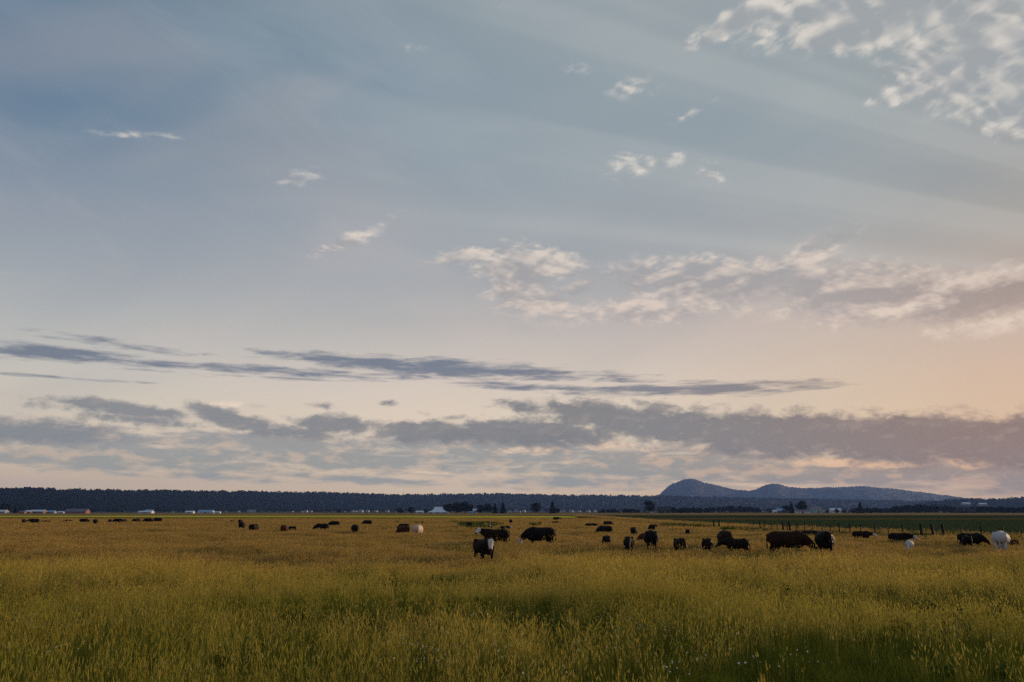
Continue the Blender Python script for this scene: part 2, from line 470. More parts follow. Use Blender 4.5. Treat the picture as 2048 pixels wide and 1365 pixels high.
RIDGE = [(-500, 975), (0, 979), (60, 977.5), (200, 981), (400, 982), (520, 984), (640, 985), (720, 987), (800, 989.5), (900, 988), (1000, 987), (1060, 989), (1150, 990), (1320, 992), (1420, 994), (1500, 996), (1620, 998), (1700, 1000), (1800, 1001), (1900, 1003), (2100, 1005), (2500, 1006)]
ridge_depth = lambda px: 2500 + max(0, min(1, (px - 100) / 900)) * 2700 + max(0, px - 1000) * 1.2
ridge_o, ridge_g = hill('wooded_ridge', RIDGE, 3000, 2050, 900, 9, -450, 2450, 240, 7, M_WOOD, depth_fn=ridge_depth)
MOUNT = [(1120, 1006), (1240, 1000), (1300, 996), (1320, 988), (1328, 980), (1336, 973), (1346, 967), (1352, 966), (1360, 961.5), (1368, 958.3), (1380, 957.6), (1392, 958.6), (1400, 961.5), (1408, 965), (1430, 969.5), (1450, 974), (1470, 978.5), (1500, 981), (1512, 979), (1522, 973.5), (1532, 969.3), (1546, 967.8), (1558, 968.5), (1568, 971.5), (1580, 973.5), (1605, 976), (1650, 975), (1700, 972.5), (1740, 973), (1780, 977), (1830, 983), (1870, 988), (1920, 995), (1980, 1002), (2060, 1010)]
mount_o, mount_g = hill('mountain', MOUNT, 10500, 8200, 2000, 6, 1120, 2060, 300, 9, M_WOOD, rows=20)
RSIDE = [(1830, 1010), (1880, 1003), (1920, 1000), (1960, 999), (2000, 1000), (2030, 997), (2070, 993.5), (2150, 992), (2300, 990), (2700, 992)]
rside_o, rside_g = hill('wooded_rise', RSIDE, 4200, 3300, 900, 12, 1830, 2650, 90, 5, M_WOOD)
# ---------------------------------------------------------------- grass
def grass_material(name, green, dry, bias, straw=False, lush=True):
    m = bpy.data.materials.new(name); m.use_nodes = True
    X.tree = m.node_tree
    m.node_tree.nodes.clear()
    p = world_pos()
    px_, py_, pz_ = split(p)
    n1 = noise3(p, .11, 4, .6, .4)
    n2 = noise3(p, .9, 2, .5)
    n0 = noise3(mapped(p, scale=(.5, 1, 1), kind='POINT'), .05, 3, .55, .3)
    f = attr('var') * .55 + attr('tip') * .22 + (n1 - .5) * 2.8 + (n2 - .5) * 1.4 + (n0 - .5) * 2.2 + (inst_random() - .5) * .35 + bias
    if lush: f = f - step(py_ + (n0 - .5) * 30.0, 34, 9, 0.0, .50)
    g2 = mix(attr('var'), rgb(*green), rgb(green[0] * 1.5, green[1] * 1.25, green[2] * 1.1))
    col = mix(step(f, .08, .92, smooth=False), g2, rgb(*dry))
    if straw: col = mix(step(attr('var'), .55, 1.0) * .45, col, rgb(.27, .13, .055))
    if straw: col = mix(step(attr('var'), .30, .05) * .6, col, rgb(.56, .45, .20))
    N = m.node_tree.nodes.new
    df, tr, mx, ou = N('ShaderNodeBsdfDiffuse'), N('ShaderNodeBsdfTranslucent'), N('ShaderNodeMixShader'), N('ShaderNodeOutputMaterial')
    L = m.node_tree.links.new
    L(col.k, df.inputs['Color']); L(col.k, tr.inputs['Color']); mx.inputs[0].default_value = .24
    L(df.outputs[0], mx.inputs[1]); L(tr.outputs[0], mx.inputs[2]); L(mx.outputs[0], ou.inputs['Surface'])
    return m
GREEN, DRY = (.085, .115, .017), (.38, .26, .042)
M_GRASS = grass_material('grass_blade', GREEN, DRY, -.22)
M_STEM = grass_material('grass_stem', (.30, .29, .05), (.60, .46, .11), .10, straw=True)
M_SEED = grass_material('ripe_seed_heads', (.26, .21, .05), (.50, .33, .10), .22, straw=True)

def tuft(name, blades, r, h0, h1, w, lean, stems=0, sh0=.5, sh1=.75, sw=.004, head=(.10, .012), seed=0, seg=3, ripe=False):
    """A tuft of curved blades and of thin stems that carry loose seed heads."""
    g = np.random.default_rng(seed)
    V, F, TIP, VAR, MI = [], [], [], [], []
    def strip(base, d, h, ln, wd, sg, var, mi, droop=1.7):
        side = np.array([-d[1], d[0], 0.0]); c = g.uniform(0, 6.28)
        side = np.array([math.cos(c), math.sin(c), 0.0])
        i0 = len(V); pts = []
        for k in range(sg + 1):
            t = k / sg
            p = base + np.array([d[0], d[1], 0.0]) * ln * h * t ** droop + np.array([0, 0, h * (t - .28 * ln * t * t)])
            pts.append(p)
            if k < sg:
                ww = wd * (1 - .65 * t) * .5
                V.append(p - side * ww); V.append(p + side * ww); TIP.extend([t, t]); VAR.extend([var, var])
            else:
                V.append(p); TIP.append(1.0); VAR.append(var)
        for k in range(sg - 1):
            a = i0 + 2 * k
            F.append((a, a + 1, a + 3, a + 2)); MI.append(mi)
        a = i0 + 2 * (sg - 1)
        F.append((a, a + 1, a + 2)); MI.append(mi)
        return pts
    for _ in range(blades):
        a, q = g.uniform(0, 6.283), r * math.sqrt(g.uniform())
        b = np.array([q * math.cos(a), q * math.sin(a), -.02])
        th = g.uniform(0, 6.283); d = (math.cos(th), math.sin(th))
        strip(b, d, g.uniform(h0, h1), abs(g.normal(0, lean)) + .08, w * g.uniform(.6, 1.3), seg, g.uniform(), 0)
    for _ in range(stems):
        a, q = g.uniform(0, 6.283), r * math.sqrt(g.uniform())
        b = np.array([q * math.cos(a), q * math.sin(a), -.02])
        th = g.uniform(0, 6.283); d = (math.cos(th), math.sin(th))
        var = g.uniform()
        pts = strip(b, d, g.uniform(sh0, sh1), abs(g.normal(0, .22)) + .03, sw, 3, var, 1, 2.2)
        tip, prev = pts[-1], pts[-2]
        ax = (tip - prev); ax /= np.linalg.norm(ax)
        hl, hw = head[0] * g.uniform(.7, 1.3), head[1] * g.uniform(.7, 1.3)
        for c in (g.uniform(0, 3.14),):
            for cc in (c, c + 1.57):
                s = np.array([math.cos(cc), math.sin(cc), 0.0]) * hw
                i0 = len(V)
                base = tip - ax * hl * .6
                V += [base, base + ax * hl * .35 - s, base + ax * hl + s * .3, base + ax * hl * .45 + s]
                TIP += [.9, .95, 1, .95]; VAR.extend([var] * 4)
                F.append((i0, i0 + 1, i0 + 2, i0 + 3)); MI.append(1)
    me = mesh_np(name, V, F)
    a = me.attributes.new('tip', 'FLOAT', 'POINT'); a.data.foreach_set('value', np.array(TIP, dtype=np.float32))
    a = me.attributes.new('var', 'FLOAT', 'POINT'); a.data.foreach_set('value', np.array(VAR, dtype=np.float32))
    me.materials.append(M_GRASS); me.materials.append(M_SEED if ripe else M_STEM)
    me.polygons.foreach_set('material_index', np.array(MI, dtype=np.int32))
    return me

def in_poly(P, poly):
    x, y = P[:, 0], P[:, 1]; c = np.zeros(len(P), bool); j = len(poly) - 1
    for i in range(len(poly)):
        xi, yi, xj, yj = poly[i][0], poly[i][1], poly[j][0], poly[j][1]
        c ^= ((yi > y) != (yj > y)) & (x < (xj - xi) * (y - yi) / ((yj - yi) or 1e-9) + xi); j = i
    return c
PAST = [(p[0], p[1]) for p in past]
def wedge(n, d0, d1, half=.70, pad=6.0):
    """n random points on the ground between two distances, over the width the place needs."""
    d = np.sqrt(NPR.uniform(d0 * d0, d1 * d1, n))
    x = NPR.uniform(-1, 1, n) * (d * half + pad)
    w = np.stack([x, d, np.zeros(n)], 1)
    return w
def patch(P, s, seed):
    return np.array([mnoise.fractal(Vector((p[0] * s, p[1] * s, seed)), 1.0, 2.0, 3) for p in P])
def grow(name, src, P, smin, smax, keep=None, label=None, hvar=.28):
    P = P[in_poly(P, PAST)]
    k = patch(P, .16, 4.2)
    n = len(P)
    rot = np.stack([NPR.normal(0, .10, n), NPR.normal(0, .10, n), NPR.uniform(0, 6.283, n)], 1)
    s = NPR.uniform(smin, smax, n)
    scl = np.stack([s, s, s * np.clip(1 + k * hvar * 2.6, .45, 1.6)], 1)
    return scatter(name, src, P, rot, scl, NPR.integers(0, len(src), n), label)

near_green = [(tuft('leafy_tuft', 84, .22, .16, .42, .0056, .6, seed=i), []) for i in range(7)]
near_straw = [(tuft('seeding_tuft', 10, .22, .25, .5, .005, .4, 17, .36, .74, .0034, (.085, .0075), seed=20 + i), []) for i in range(6)]
near_tall = [(tuft('tall_tuft', 8, .12, .35, .6, .005, .7, 6, .60, .92, .0044, (.12, .011), seed=30 + i), []) for i in range(4)]
mid_mix = [(tuft('meadow_tuft', 60, .40, .14, .32, .011, .45, 26, .24, .48, .006, (.08, .015), seed=40 + i, ripe=True), []) for i in range(6)]
far_mix = [(tuft('meadow_clump', 48, 1.0, .14, .30, .045, .4, 34, .22, .40, .026, (.14, .05), seed=60 + i, seg=2, ripe=True), []) for i in range(5)]

P = wedge(17000, 7, 34)
grow('short_grass', near_green, P, .75, 1.25, label='short green grass growing over the near pasture')
P = wedge(14500, 7, 34); q = patch(P, .13, 9.0); P = P[(q * 1.5 + np.clip((P[:, 1] - 17) / 20, -.45, .6) + NPR.uniform(-.6, .6, len(P))) > -.14]
grow('seeding_grass', near_straw, P, .75, 1.2, label='golden seeding grass stems of the near pasture')
P = wedge(2600, 7, 60); q = patch(P, .2, 2.0); P = P[q + NPR.uniform(-.45, .45, len(P)) > .0]
grow('tall_grass', near_tall, P, .8, 1.15, label='tall arching grass stems standing above the meadow')
P = wedge(46000, 32, 92)
grow('meadow_grass', mid_mix, P, .75, 1.2, label='golden meadow grass around the cattle')
P = wedge(42000, 88, 260)
grow('distant_grass', far_mix, P, .7, 1.15, label='golden grass of the distant pasture', hvar=.2)
# ---------------------------------------------------------------- woods and trees
def leaf_material(name, a, b):
    m = bpy.data.materials.new(name); m.use_nodes = True
    X.tree = m.node_tree; m.node_tree.nodes.clear()
    n = noise3(world_pos(), .35, 3, .6)
    col = mix(step(n + (inst_random() - .5) * .4, .30, .70), rgb(*a), rgb(*b))
    N, L = m.node_tree.nodes.new, m.node_tree.links.new
    df, tr, mx, ou = N('ShaderNodeBsdfDiffuse'), N('ShaderNodeBsdfTranslucent'), N('ShaderNodeMixShader'), N('ShaderNodeOutputMaterial')
    L(col.k, df.inputs['Color']); L(col.k, tr.inputs['Color']); mx.inputs[0].default_value = .2
    L(df.outputs[0], mx.inputs[1]); L(tr.outputs[0], mx.inputs[2]); L(mx.outputs[0], ou.inputs['Surface'])
    return m
M_NEEDLE = leaf_material('conifer_needles', (.007, .010, .006), (.012, .015, .009))
M_LEAF = leaf_material('broad_leaves', (.008, .012, .006), (.014, .018, .009))
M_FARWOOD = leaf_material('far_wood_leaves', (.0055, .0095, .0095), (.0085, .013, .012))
M_BARK = mottled('bark', (.035, .026, .02), (.06, .045, .035), 6)

def far_conifer(seed):
    g = np.random.default_rng(seed); V, F = [], []
    V += [(.02, 0, 0), (-.01, .017, 0), (-.01, -.017, 0), (0, 0, .25)]; F += [(0, 1, 3), (1, 2, 3), (2, 0, 3)]
    T = 6
    for t in range(T):
        z0, z1 = .06 + .82 * t / T, .06 + .82 * t / T + .30
        rad = .23 * (1 - t / T) ** .9 + .02
        i0 = len(V); n = 7; a0 = g.uniform(0, 6.28)
        for k in range(n):
            q = rad * g.uniform(.55, 1.25); a = a0 + 6.283 * k / n
            V.append((q * math.cos(a), q * math.sin(a), z0 + g.uniform(-.04, .04)))
        V.append((g.normal(0, .006), g.normal(0, .006), min(z1, 1.0)))
        for k in range(n): F.append((i0 + k, i0 + (k + 1) % n, i0 + n))
    return mesh_np('far_conifer', V, F)
def far_broadleaf(seed):
    g = np.random.default_rng(seed); V, F = [], []
    V += [(.03, 0, 0), (-.015, .026, 0), (-.015, -.026, 0), (0, 0, .5)]; F += [(0, 1, 3), (1, 2, 3), (2, 0, 3)]
    for _ in range(46):
        d = g.normal(size=3); d /= np.linalg.norm(d); q = g.uniform(.35, 1.0) ** .5
        c = np.array([d[0] * .42 * q, d[1] * .42 * q, .56 + d[2] * .40 * q])
        u = g.normal(size=3); u /= np.linalg.norm(u); v = np.cross(u, g.normal(size=3)); v /= np.linalg.norm(v); s = g.uniform(.09, .17)
        i0 = len(V); V += [tuple(c - u * s), tuple(c + v * s), tuple(c + u * s), tuple(c - v * s)]; F.append((i0, i0 + 1, i0 + 2, i0 + 3))
    return mesh_np('far_broadleaf', V, F)
FC = [far_conifer(i) for i in range(8)]
FB = [far_broadleaf(i) for i in range(6)]
def on_hill(grid, n, jmin, jmax):
    ni, nj, _ = grid.shape
    u, v = NPR.uniform(0, ni - 1.001, n), NPR.uniform(jmin, jmax, n)
    i, j = u.astype(int), v.astype(int); fu, fv = (u - i)[:, None], (v - j)[:, None]
    return (grid[i, j] * (1 - fu) * (1 - fv) + grid[i + 1, j] * fu * (1 - fv) + grid[i, j + 1] * (1 - fu) * fv + grid[i + 1, j + 1] * fu * fv)
def wood(name, grid, n, jmin, jmax, hmin, hmax, src, mat, label, wide=(.8, 1.3), sink=1.0):
    P = on_hill(grid, n, jmin, jmax); P[:, 2] -= sink
    s = hmin + (hmax - hmin) * NPR.uniform(0, 1, n) ** 3
    w = s * NPR.uniform(*wide, n)
    rot = np.stack([NPR.normal(0, .03, n), NPR.normal(0, .03, n), NPR.uniform(0, 6.28, n)], 1)
    return scatter(name, [(m, [mat]) for m in src], P, rot, np.stack([w, w, s], 1), NPR.integers(0, len(src), n), label)
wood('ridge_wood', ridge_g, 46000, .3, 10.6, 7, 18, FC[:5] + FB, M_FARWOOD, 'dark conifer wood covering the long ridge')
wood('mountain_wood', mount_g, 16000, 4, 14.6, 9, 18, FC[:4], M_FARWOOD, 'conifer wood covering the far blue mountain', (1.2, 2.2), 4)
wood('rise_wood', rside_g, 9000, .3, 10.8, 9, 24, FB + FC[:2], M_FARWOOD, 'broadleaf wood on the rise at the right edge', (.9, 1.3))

def belt(name, spans, n, src, mat, label, wide=(.8, 1.4)):
    P, S = [], []
    for x0, x1, top, depth in spans:
        k = max(3, int(n * (x1 - x0) / 100))
        for _ in range(k):
            px = RND.uniform(x0, x1); d = depth + RND.uniform(-30, 60)
            hh = (point_at(px, top, d).z) * RND.uniform(.55, 1.08) * (0.6 + .4 * math.sin(math.pi * min(1, max(0, (px - x0) / (x1 - x0)))) ** .5)
            P.append((point_at(px, 1023, d).x, d, -.2)); S.append(max(2.0, hh))
    P, S = np.array(P), np.array(S); k = len(P); w = S * NPR.uniform(*wide, k)
    rot = np.stack([np.zeros(k), np.zeros(k), NPR.uniform(0, 6.28, k)], 1)
    return scatter(name, [(m, [mat]) for m in src], P, rot, np.stack([w, w, S], 1), NPR.integers(0, len(src), k), label)
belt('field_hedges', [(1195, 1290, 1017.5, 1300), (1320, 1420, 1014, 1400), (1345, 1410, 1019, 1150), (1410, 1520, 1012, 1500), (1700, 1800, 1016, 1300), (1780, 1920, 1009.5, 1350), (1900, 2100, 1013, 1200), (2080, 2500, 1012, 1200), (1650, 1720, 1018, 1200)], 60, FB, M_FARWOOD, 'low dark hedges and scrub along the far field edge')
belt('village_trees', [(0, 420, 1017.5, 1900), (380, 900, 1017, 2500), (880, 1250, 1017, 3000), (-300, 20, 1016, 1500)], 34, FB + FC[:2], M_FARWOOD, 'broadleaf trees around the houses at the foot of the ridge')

def tube(V, F, a, b, ra, rb, n=7):
    a, b = Vector(a), Vector(b); t = (b - a).normalized(); s = t.orthogonal().normalized(); c = t.cross(s); i0 = len(V)
    for p, r in ((a, ra), (b, rb)):
        for k in range(n):
            q = 6.2832 * k / n; V.append(tuple(p + s * r * math.cos(q) + c * r * math.sin(q)))
    for k in range(n): F.append((i0 + k, i0 + (k + 1) % n, i0 + n + (k + 1) % n, i0 + n + k))
def quad(V, F, c, g, s, droop=0.0):
    u = g.normal(size=3); u[2] = u[2] * .6 - droop; u /= np.linalg.norm(u); v = np.cross(u, g.normal(size=3)); v /= np.linalg.norm(v)
    i0 = len(V); V.extend([tuple(c - u * s), tuple(c + v * s * .7), tuple(c + u * s), tuple(c - v * s * .7)]); F.append((i0, i0 + 1, i0 + 2, i0 + 3))
def broadleaf(h, w, seed, leaves=2600):
    g = np.random.default_rng(seed); V, F = [], []
    tube(V, F, (0, 0, -.3), (0, 0, h * .28), h * .030, h * .022); tube(V, F, (0, 0, h * .28), (g.normal(0, .03) * h, 0, h * .72), h * .022, h * .006)
    lobes = []
    for k in range(11):
        a = 6.283 * k / 11 + g.uniform(-.3, .3); q = g.uniform(.25, .62) * w * .5; z = h * g.uniform(.22, .84)
        if k < 2: q *= .3; z = h * .84
        e = np.array([q * math.cos(a), q * math.sin(a), z]); tube(V, F, (0, 0, h * g.uniform(.22, .5)), e * np.array([.95, .95, .97]), h * .012, h * .003, 5)
        lobes.append((e, w * g.uniform(.24, .36), h * g.uniform(.15, .21)))
    lobes += [(np.array([0, 0, h * .52]), w * .42, h * .36)] * 3
    tm = mesh_np('trunk', V, F); V, F = [], []
    for _ in range(leaves):
        e, rw, rh = lobes[g.integers(len(lobes))]
        d = g.normal(size=3); d /= np.linalg.norm(d); q = g.uniform(.2, 1.0) ** .4
        c = e + d * q * np.array([rw, rw, rh])
        c[2] = min(c[2], h)
        quad(V, F, c, g, g.uniform(.022, .042) * h)
    return tm, mesh_np('crown', V, F)
def conifer(h, w, seed, dense=2.0):
    g = np.random.default_rng(seed); V, F = [], []
    tube(V, F, (0, 0, -.3), (0, 0, h * .5), h * .022, h * .012); tube(V, F, (0, 0, h * .5), (0, 0, h * .99), h * .012, h * .002)
    V2, F2 = [], []
    z = h * .06
    while z < h * .97:
        t = z / h
        rad = w * .5 * (1 - t) ** .85 * g.uniform(.75, 1.15) + h * .012
        for k in range(int(7 * dense)):
            a = g.uniform(0, 6.283); rr = rad * g.uniform(.65, 1.1)
            e = np.array([rr * math.cos(a), rr * math.sin(a), z - rr * .22])
            if z < h * .8: tube(V, F, (0, 0, z), e * np.array([.9, .9, 1]), h * .005, h * .0015, 3)
            for s in np.linspace(.25, 1, 4):
                c = np.array([0, 0, z]) * (1 - s) + e * s + g.normal(0, .012 * h, 3)
                quad(V2, F2, c, g, h * .036 * (1.25 - .6 * t), .4)
        z += h * .035
    return mesh_np('trunk', V, F), mesh_np('crown', V2, F2)
def tree(name, kind, px, top, base, depth, wpx, label, seed, group=None):
    k = depth / 1629.0
    b = point_at(px, 1023, depth); h = point_at(px, top, depth).z
    r = empty(name, (b.x, depth, 0), RND.uniform(0, 6.28))
    tm, cm = (conifer if kind == 'c' else broadleaf)(h, wpx * k, seed)
    link('trunk', tm, M_BARK, r); link('crown', cm, M_NEEDLE if kind == 'c' else M_LEAF, r)
    tag(r, label, 'tree', group)
TREES = [
 ('round_tree', 'b', 799, 1016, 1027, 1010, 15, 'small round tree standing left of the white roofed barn, by a low white shed'),
 ('round_tree', 'b', 821, 1014.5, 1027, 1020, 13, 'small dark tree with pointed top between the round tree and the low white shed'),
 ('bushy_tree', 'b', 852, 1019, 1027, 1060, 12, 'low bushy tree half hidden behind the left slope of the white roofed barn'),
 ('broad_tree', 'b', 897, 1008, 1028, 1000, 26, 'broad dark tree touching the right end of the white roofed barn'),
 ('broad_tree', 'b', 913, 1005, 1028, 1010, 24, 'dark tree second from the white roofed barn in the farmyard clump'),
 ('broad_tree', 'b', 930, 1003.5, 1028, 1000, 26, 'tallest broad tree of the farmyard clump, left of the blue shed'),
 ('broad_tree', 'b', 942, 1010, 1028, 1015, 18, 'lower tree on the right shoulder of the farmyard clump, just left of the blue shed'),
 ('broad_tree', 'b', 962, 1010, 1028, 1000, 20, 'round dark tree immediately right of the blue shed'),
 ('broad_tree', 'b', 976, 1007.5, 1028, 1005, 22, 'middle tree of the trio right of the blue shed'),
 ('conifer', 'c', 990, 1006, 1028, 1000, 15, 'narrow dark conifer ending the trio right of the blue shed'),
 ('conifer', 'c', 1006, 1003.5, 1028, 1000, 17, 'upright conifer standing alone right of the farmyard trees'),
 ('broad_tree', 'b', 1072, 1006, 1028, 1000, 22, 'dense oval tree left of the tallest pointed conifer at mid picture'),
 ('conifer', 'c', 1105, 1001.5, 1028, 1000, 21, 'tallest pointed conifer at mid picture with a bush at its foot'),
 ('bush', 'b', 1114, 1017, 1028, 1000, 14, 'round bush at the right foot of the tallest pointed conifer'),
 ('broad_tree', 'b', 1299, 1001.5, 1025, 1150, 24, 'big oval tree left of the dark barn, below the mountain\'s steep end'),
 ('broad_tree', 'b', 1467, 1018, 1025, 1150, 18, 'low rounded dark tree alone in the far field, below the mountain saddle'),
 ('broad_tree', 'b', 1539, 1017, 1025, 1150, 20, 'low rounded tree at the left end of the right-hand farm'),
 ('broad_tree', 'b', 1573, 1011, 1025, 1100, 18, 'rounded tree leaning against the conifer of the right-hand farm'),
 ('conifer', 'c', 1583, 1002.5, 1025, 1100, 17, 'pointed conifer left of the largest round tree at the right-hand farm'),
 ('broad_tree', 'b', 1604, 1001.5, 1024, 1100, 24, 'largest round tree at the right-hand farm, over a white fence-like shed'),
 ('bush', 'b', 1674, 1017.5, 1025, 1080, 10, 'dark bush in front of the small white house at the right-hand farm'),
 ('conifer', 'c', 1721, 1004, 1025, 1100, 19, 'solitary pointed conifer right of the right-hand farm'),
 ('bush', 'b', 1715, 1015.5, 1025, 1095, 20, 'wide bush around the foot of the solitary conifer on the right'),
 ('conifer', 'c', 1741, 1015.5, 1025, 1100, 9, 'small pointed tree right of the solitary conifer'),
 ('bush', 'b', 1752, 1018.5, 1025, 1100, 9, 'small low bush, last of the row right of the solitary conifer'),
 ('broad_tree', 'b', 8, 1007, 1026, 1030, 20, 'dark tree at the left picture edge behind the pale shed roof'),
 ('conifer', 'c', 30, 1009, 1026, 1030, 9, 'small pointed tree near the left picture edge between two sheds'),
 ('bush', 'b', 678, 1020, 1027, 1000, 9, 'small dark bush alone on the far field edge left of centre'),
]
for k, (nm, kd, px, tp, bs_, dp, wp_, lb) in enumerate(TREES): tree(nm, kd, px, tp, bs_, dp, wp_, lb, 100 + k)
# ---------------------------------------------------------------- farm buildings
M_WALLW = mottled('white_boards', (.42, .43, .45), (.52, .52, .53), 1.2)
M_WALLF = mottled('far_house_boards', (.34, .34, .36), (.44, .44, .45), 1.2)
M_ROOFF = mottled('far_house_roof', (.13, .16, .20), (.2, .23, .28), .8)
M_WALLR = mottled('red_boards', (.18, .085, .065), (.23, .11, .08), 1.2)
M_WALLG = mottled('grey_boards', (.20, .19, .20), (.28, .26, .27), 1.2)
M_WALLD = mottled('dark_boards', (.025, .022, .024), (.045, .038, .038), 1.2)
M_WALLT = mottled('teal_boards', (.22, .36, .38), (.30, .42, .44), 1.2)
M_ROOFW = mottled('pale_metal_roof', (.50, .57, .64), (.60, .66, .72), .8, .5, .4)
M_ROOFB = mottled('blue_metal_roof', (.16, .32, .52), (.22, .38, .58), .8, .5, .4)
M_ROOFG = mottled('weathered_roof', (.12, .11, .15), (.18, .16, .20), .8)
M_ROOFD = mottled('dark_roof', (.03, .028, .035), (.05, .045, .055), .8)
M_GLASS = mottled('window_glass', (.03, .035, .045), (.05, .055, .06), 1.0, .15, .5, bumps=0)
M_DOOR = mottled('door_boards', (.10, .08, .07), (.14, .11, .09), 2.0)

def box_mesh(name, x0, x1, y0, y1, z0, z1):
    v = [(x0, y0, z0), (x1, y0, z0), (x1, y1, z0), (x0, y1, z0), (x0, y0, z1), (x1, y0, z1), (x1, y1, z1), (x0, y1, z1)]
    return mesh_np(name, v, [(0, 3, 2, 1), (4, 5, 6, 7), (0, 1, 5, 4), (1, 2, 6, 5), (2, 3, 7, 6), (3, 0, 4, 7)])
def gabled(name, L, W, eave, ridge, wall, roof, loc, rz, label, cat='barn', group=None, windows=2, along_x=True):
    """Building with ridge along local x: walls with gables, roof with overhang, door, windows."""
    r = empty(name, loc, rz)
    x, y = L / 2, W / 2
    v = [(-x, -y, -.2), (x, -y, -.2), (x, y, -.2), (-x, y, -.2), (-x, -y, eave), (x, -y, eave), (x, y, eave), (-x, y, eave), (-x, 0, ridge - .12), (x, 0, ridge - .12)]
    f = [(0, 1, 5, 4), (2, 3, 7, 6), (1, 2, 6, 9, 5), (3, 0, 4, 8, 7), (4, 5, 9, 8), (6, 7, 8, 9)]
    link('wall', mesh_np('wall', v, f), wall, r)
    o, t = .35, .18; k = (ridge - eave) / y
    X_, Y_ = x + o, y + o; ze = eave - o * k + .05
    v, f = [], []
    for zz in (0.0, t):
        v += [(-X_, -Y_, ze + zz), (X_, -Y_, ze + zz), (X_, 0, ridge + zz), (-X_, 0, ridge + zz), (-X_, Y_, ze + zz), (X_, Y_, ze + zz)]
    f = [(6, 7, 8, 9), (9, 8, 11, 10), (3, 2, 1, 0), (4, 5, 2, 3), (0, 1, 7, 6), (5, 4, 10, 11), (1, 2, 8, 7), (2, 5, 11, 8), (3, 0, 6, 9), (4, 3, 9, 10)]
    link('roof', mesh_np('roof', v, f), roof, r)
    dw, dh = min(3.2, L * .18), min(3.0, eave * .75)
    link('door', box_mesh('door', -dw / 2, dw / 2, -y - .08, -y - .01, 0, dh), M_DOOR, r)
    for i in range(windows):
        cx_ = -x + L * (i + .5) / windows
        if abs(cx_) < dw * .8: cx_ += dw
        link('window', box_mesh('window', cx_ - .6, cx_ + .6, -y - .06, -y - .01, eave * .4, eave * .75), M_GLASS, r)
    return tag(r, label, cat, group)
def gable_px(name, x0, x1, top, depth, wall, roof, label, ratio=.5, eave=.55, cat='barn', rz=0.0, group=None, windows=2):
    k = depth / 1629.0
    h = point_at((x0 + x1) / 2, top, depth).z
    L = (x1 - x0) * k; c = point_at((x0 + x1) / 2, 1023, depth)
    return gabled(name, L, max(3.5, L * ratio), h * eave, h, wall, roof, (c.x, depth, 0), rz, label, cat, group, windows)
gable_px('shed', -14, 14, 1020.5, 1000, M_WALLG, M_ROOFW, 'long shed with pale metal roof cut by the left picture edge')
gable_px('shed', 41, 51, 1022, 1010, M_WALLR, M_ROOFG, 'smaller red shed, left of the pair by the long white roofs', .8)
gable_px('shed', 52, 64, 1021, 1030, M_WALLR, M_ROOFW, 'larger red shed of the pair left of the long white roofs', .8)
gable_px('barn', 66, 90, 1020.3, 1040, M_WALLR, M_ROOFW, 'long low barn with white roof, second cluster from the left edge', .5)
gable_px('barn', 91, 111, 1021.8, 1050, M_WALLG, M_ROOFB, 'long low barn with blue roof, right of the white roofed one', .5)
gable_px('shed', 117, 129, 1023, 1060, M_WALLW, M_ROOFW, 'tiny pale shed between the blue roofed barn and the big grey roofed barn', .5)
gable_px('barn', 134, 176, 1018.4, 990, M_WALLR, M_ROOFG, 'big barn with grey roof and sunlit red gable end', .42, .42, windows=4)
gable_px('shed', 279, 306, 1022.3, 1050, M_WALLW, M_ROOFW, 'low white shed in front of a taller blue roof, far left field edge', .5)
gable_px('shed', 291, 305, 1019.8, 1070, M_WALLG, M_ROOFB, 'blue roofed shed rising behind the low white shed', .7)
gable_px('shed', 372, 388, 1022.3, 1080, M_WALLW, M_ROOFW, 'small white shed left of the long white and blue shed', .6)
gable_px('barn', 398, 427, 1020.8, 1040, M_WALLW, M_ROOFB, 'long white walled shed with bright blue roof', .45, .5)
gable_px('shed', 430, 441, 1023.5, 1040, M_WALLW, M_ROOFW, 'tiny white lean shed at the right end of the long blue roofed shed', .6)
gable_px('shed', 832, 847, 1022.3, 1000, M_WALLW, M_ROOFW, 'low white shed between the small trees and the white roofed barn', .5)
gable_px('shed', 937, 948, 1023.4, 995, M_WALLT, M_ROOFB, 'low blue shed in the gap between the farmyard tree clumps', .7)
gable_px('shed', 946, 953, 1018.3, 1000, M_WALLW, M_ROOFW, 'narrow tall white shed right of the low blue shed', .8, .7)
gable_px('dark_barn', 1316, 1341, 1013.8, 1180, M_WALLD, M_ROOFD, 'dark barn with dark roof right of the big oval tree', .5, .5)
gable_px('shed', 1545, 1553, 1020.8, 1130, M_WALLW, M_ROOFW, 'little white shed at the left of the right-hand farm', .7)
gable_px('shed', 1553, 1570, 1018, 1150, M_WALLR, M_ROOFB, 'shed with sky blue roof left of the conifer at the right-hand farm', .6)
gable_px('shed', 1590, 1618, 1020.2, 1090, M_WALLW, M_ROOFG, 'long pale shed under the largest round tree at the right-hand farm', .3)
gable_px('farmhouse', 1619, 1644, 1014, 1120, M_WALLT, M_ROOFG, 'two-storey pale farmhouse with grey roof at the right-hand farm', .5, .6, 'house', .5, windows=4)
gable_px('house', 1660, 1681, 1017, 1120, M_WALLW, M_ROOFW, 'small white house behind a bush, right of the farmhouse', .5, .6, 'house')
gable_px('shed', 1912, 1950, 1018.5, 1180, M_WALLD, M_ROOFD, 'long dark shed against the hedge near the right edge', .3)
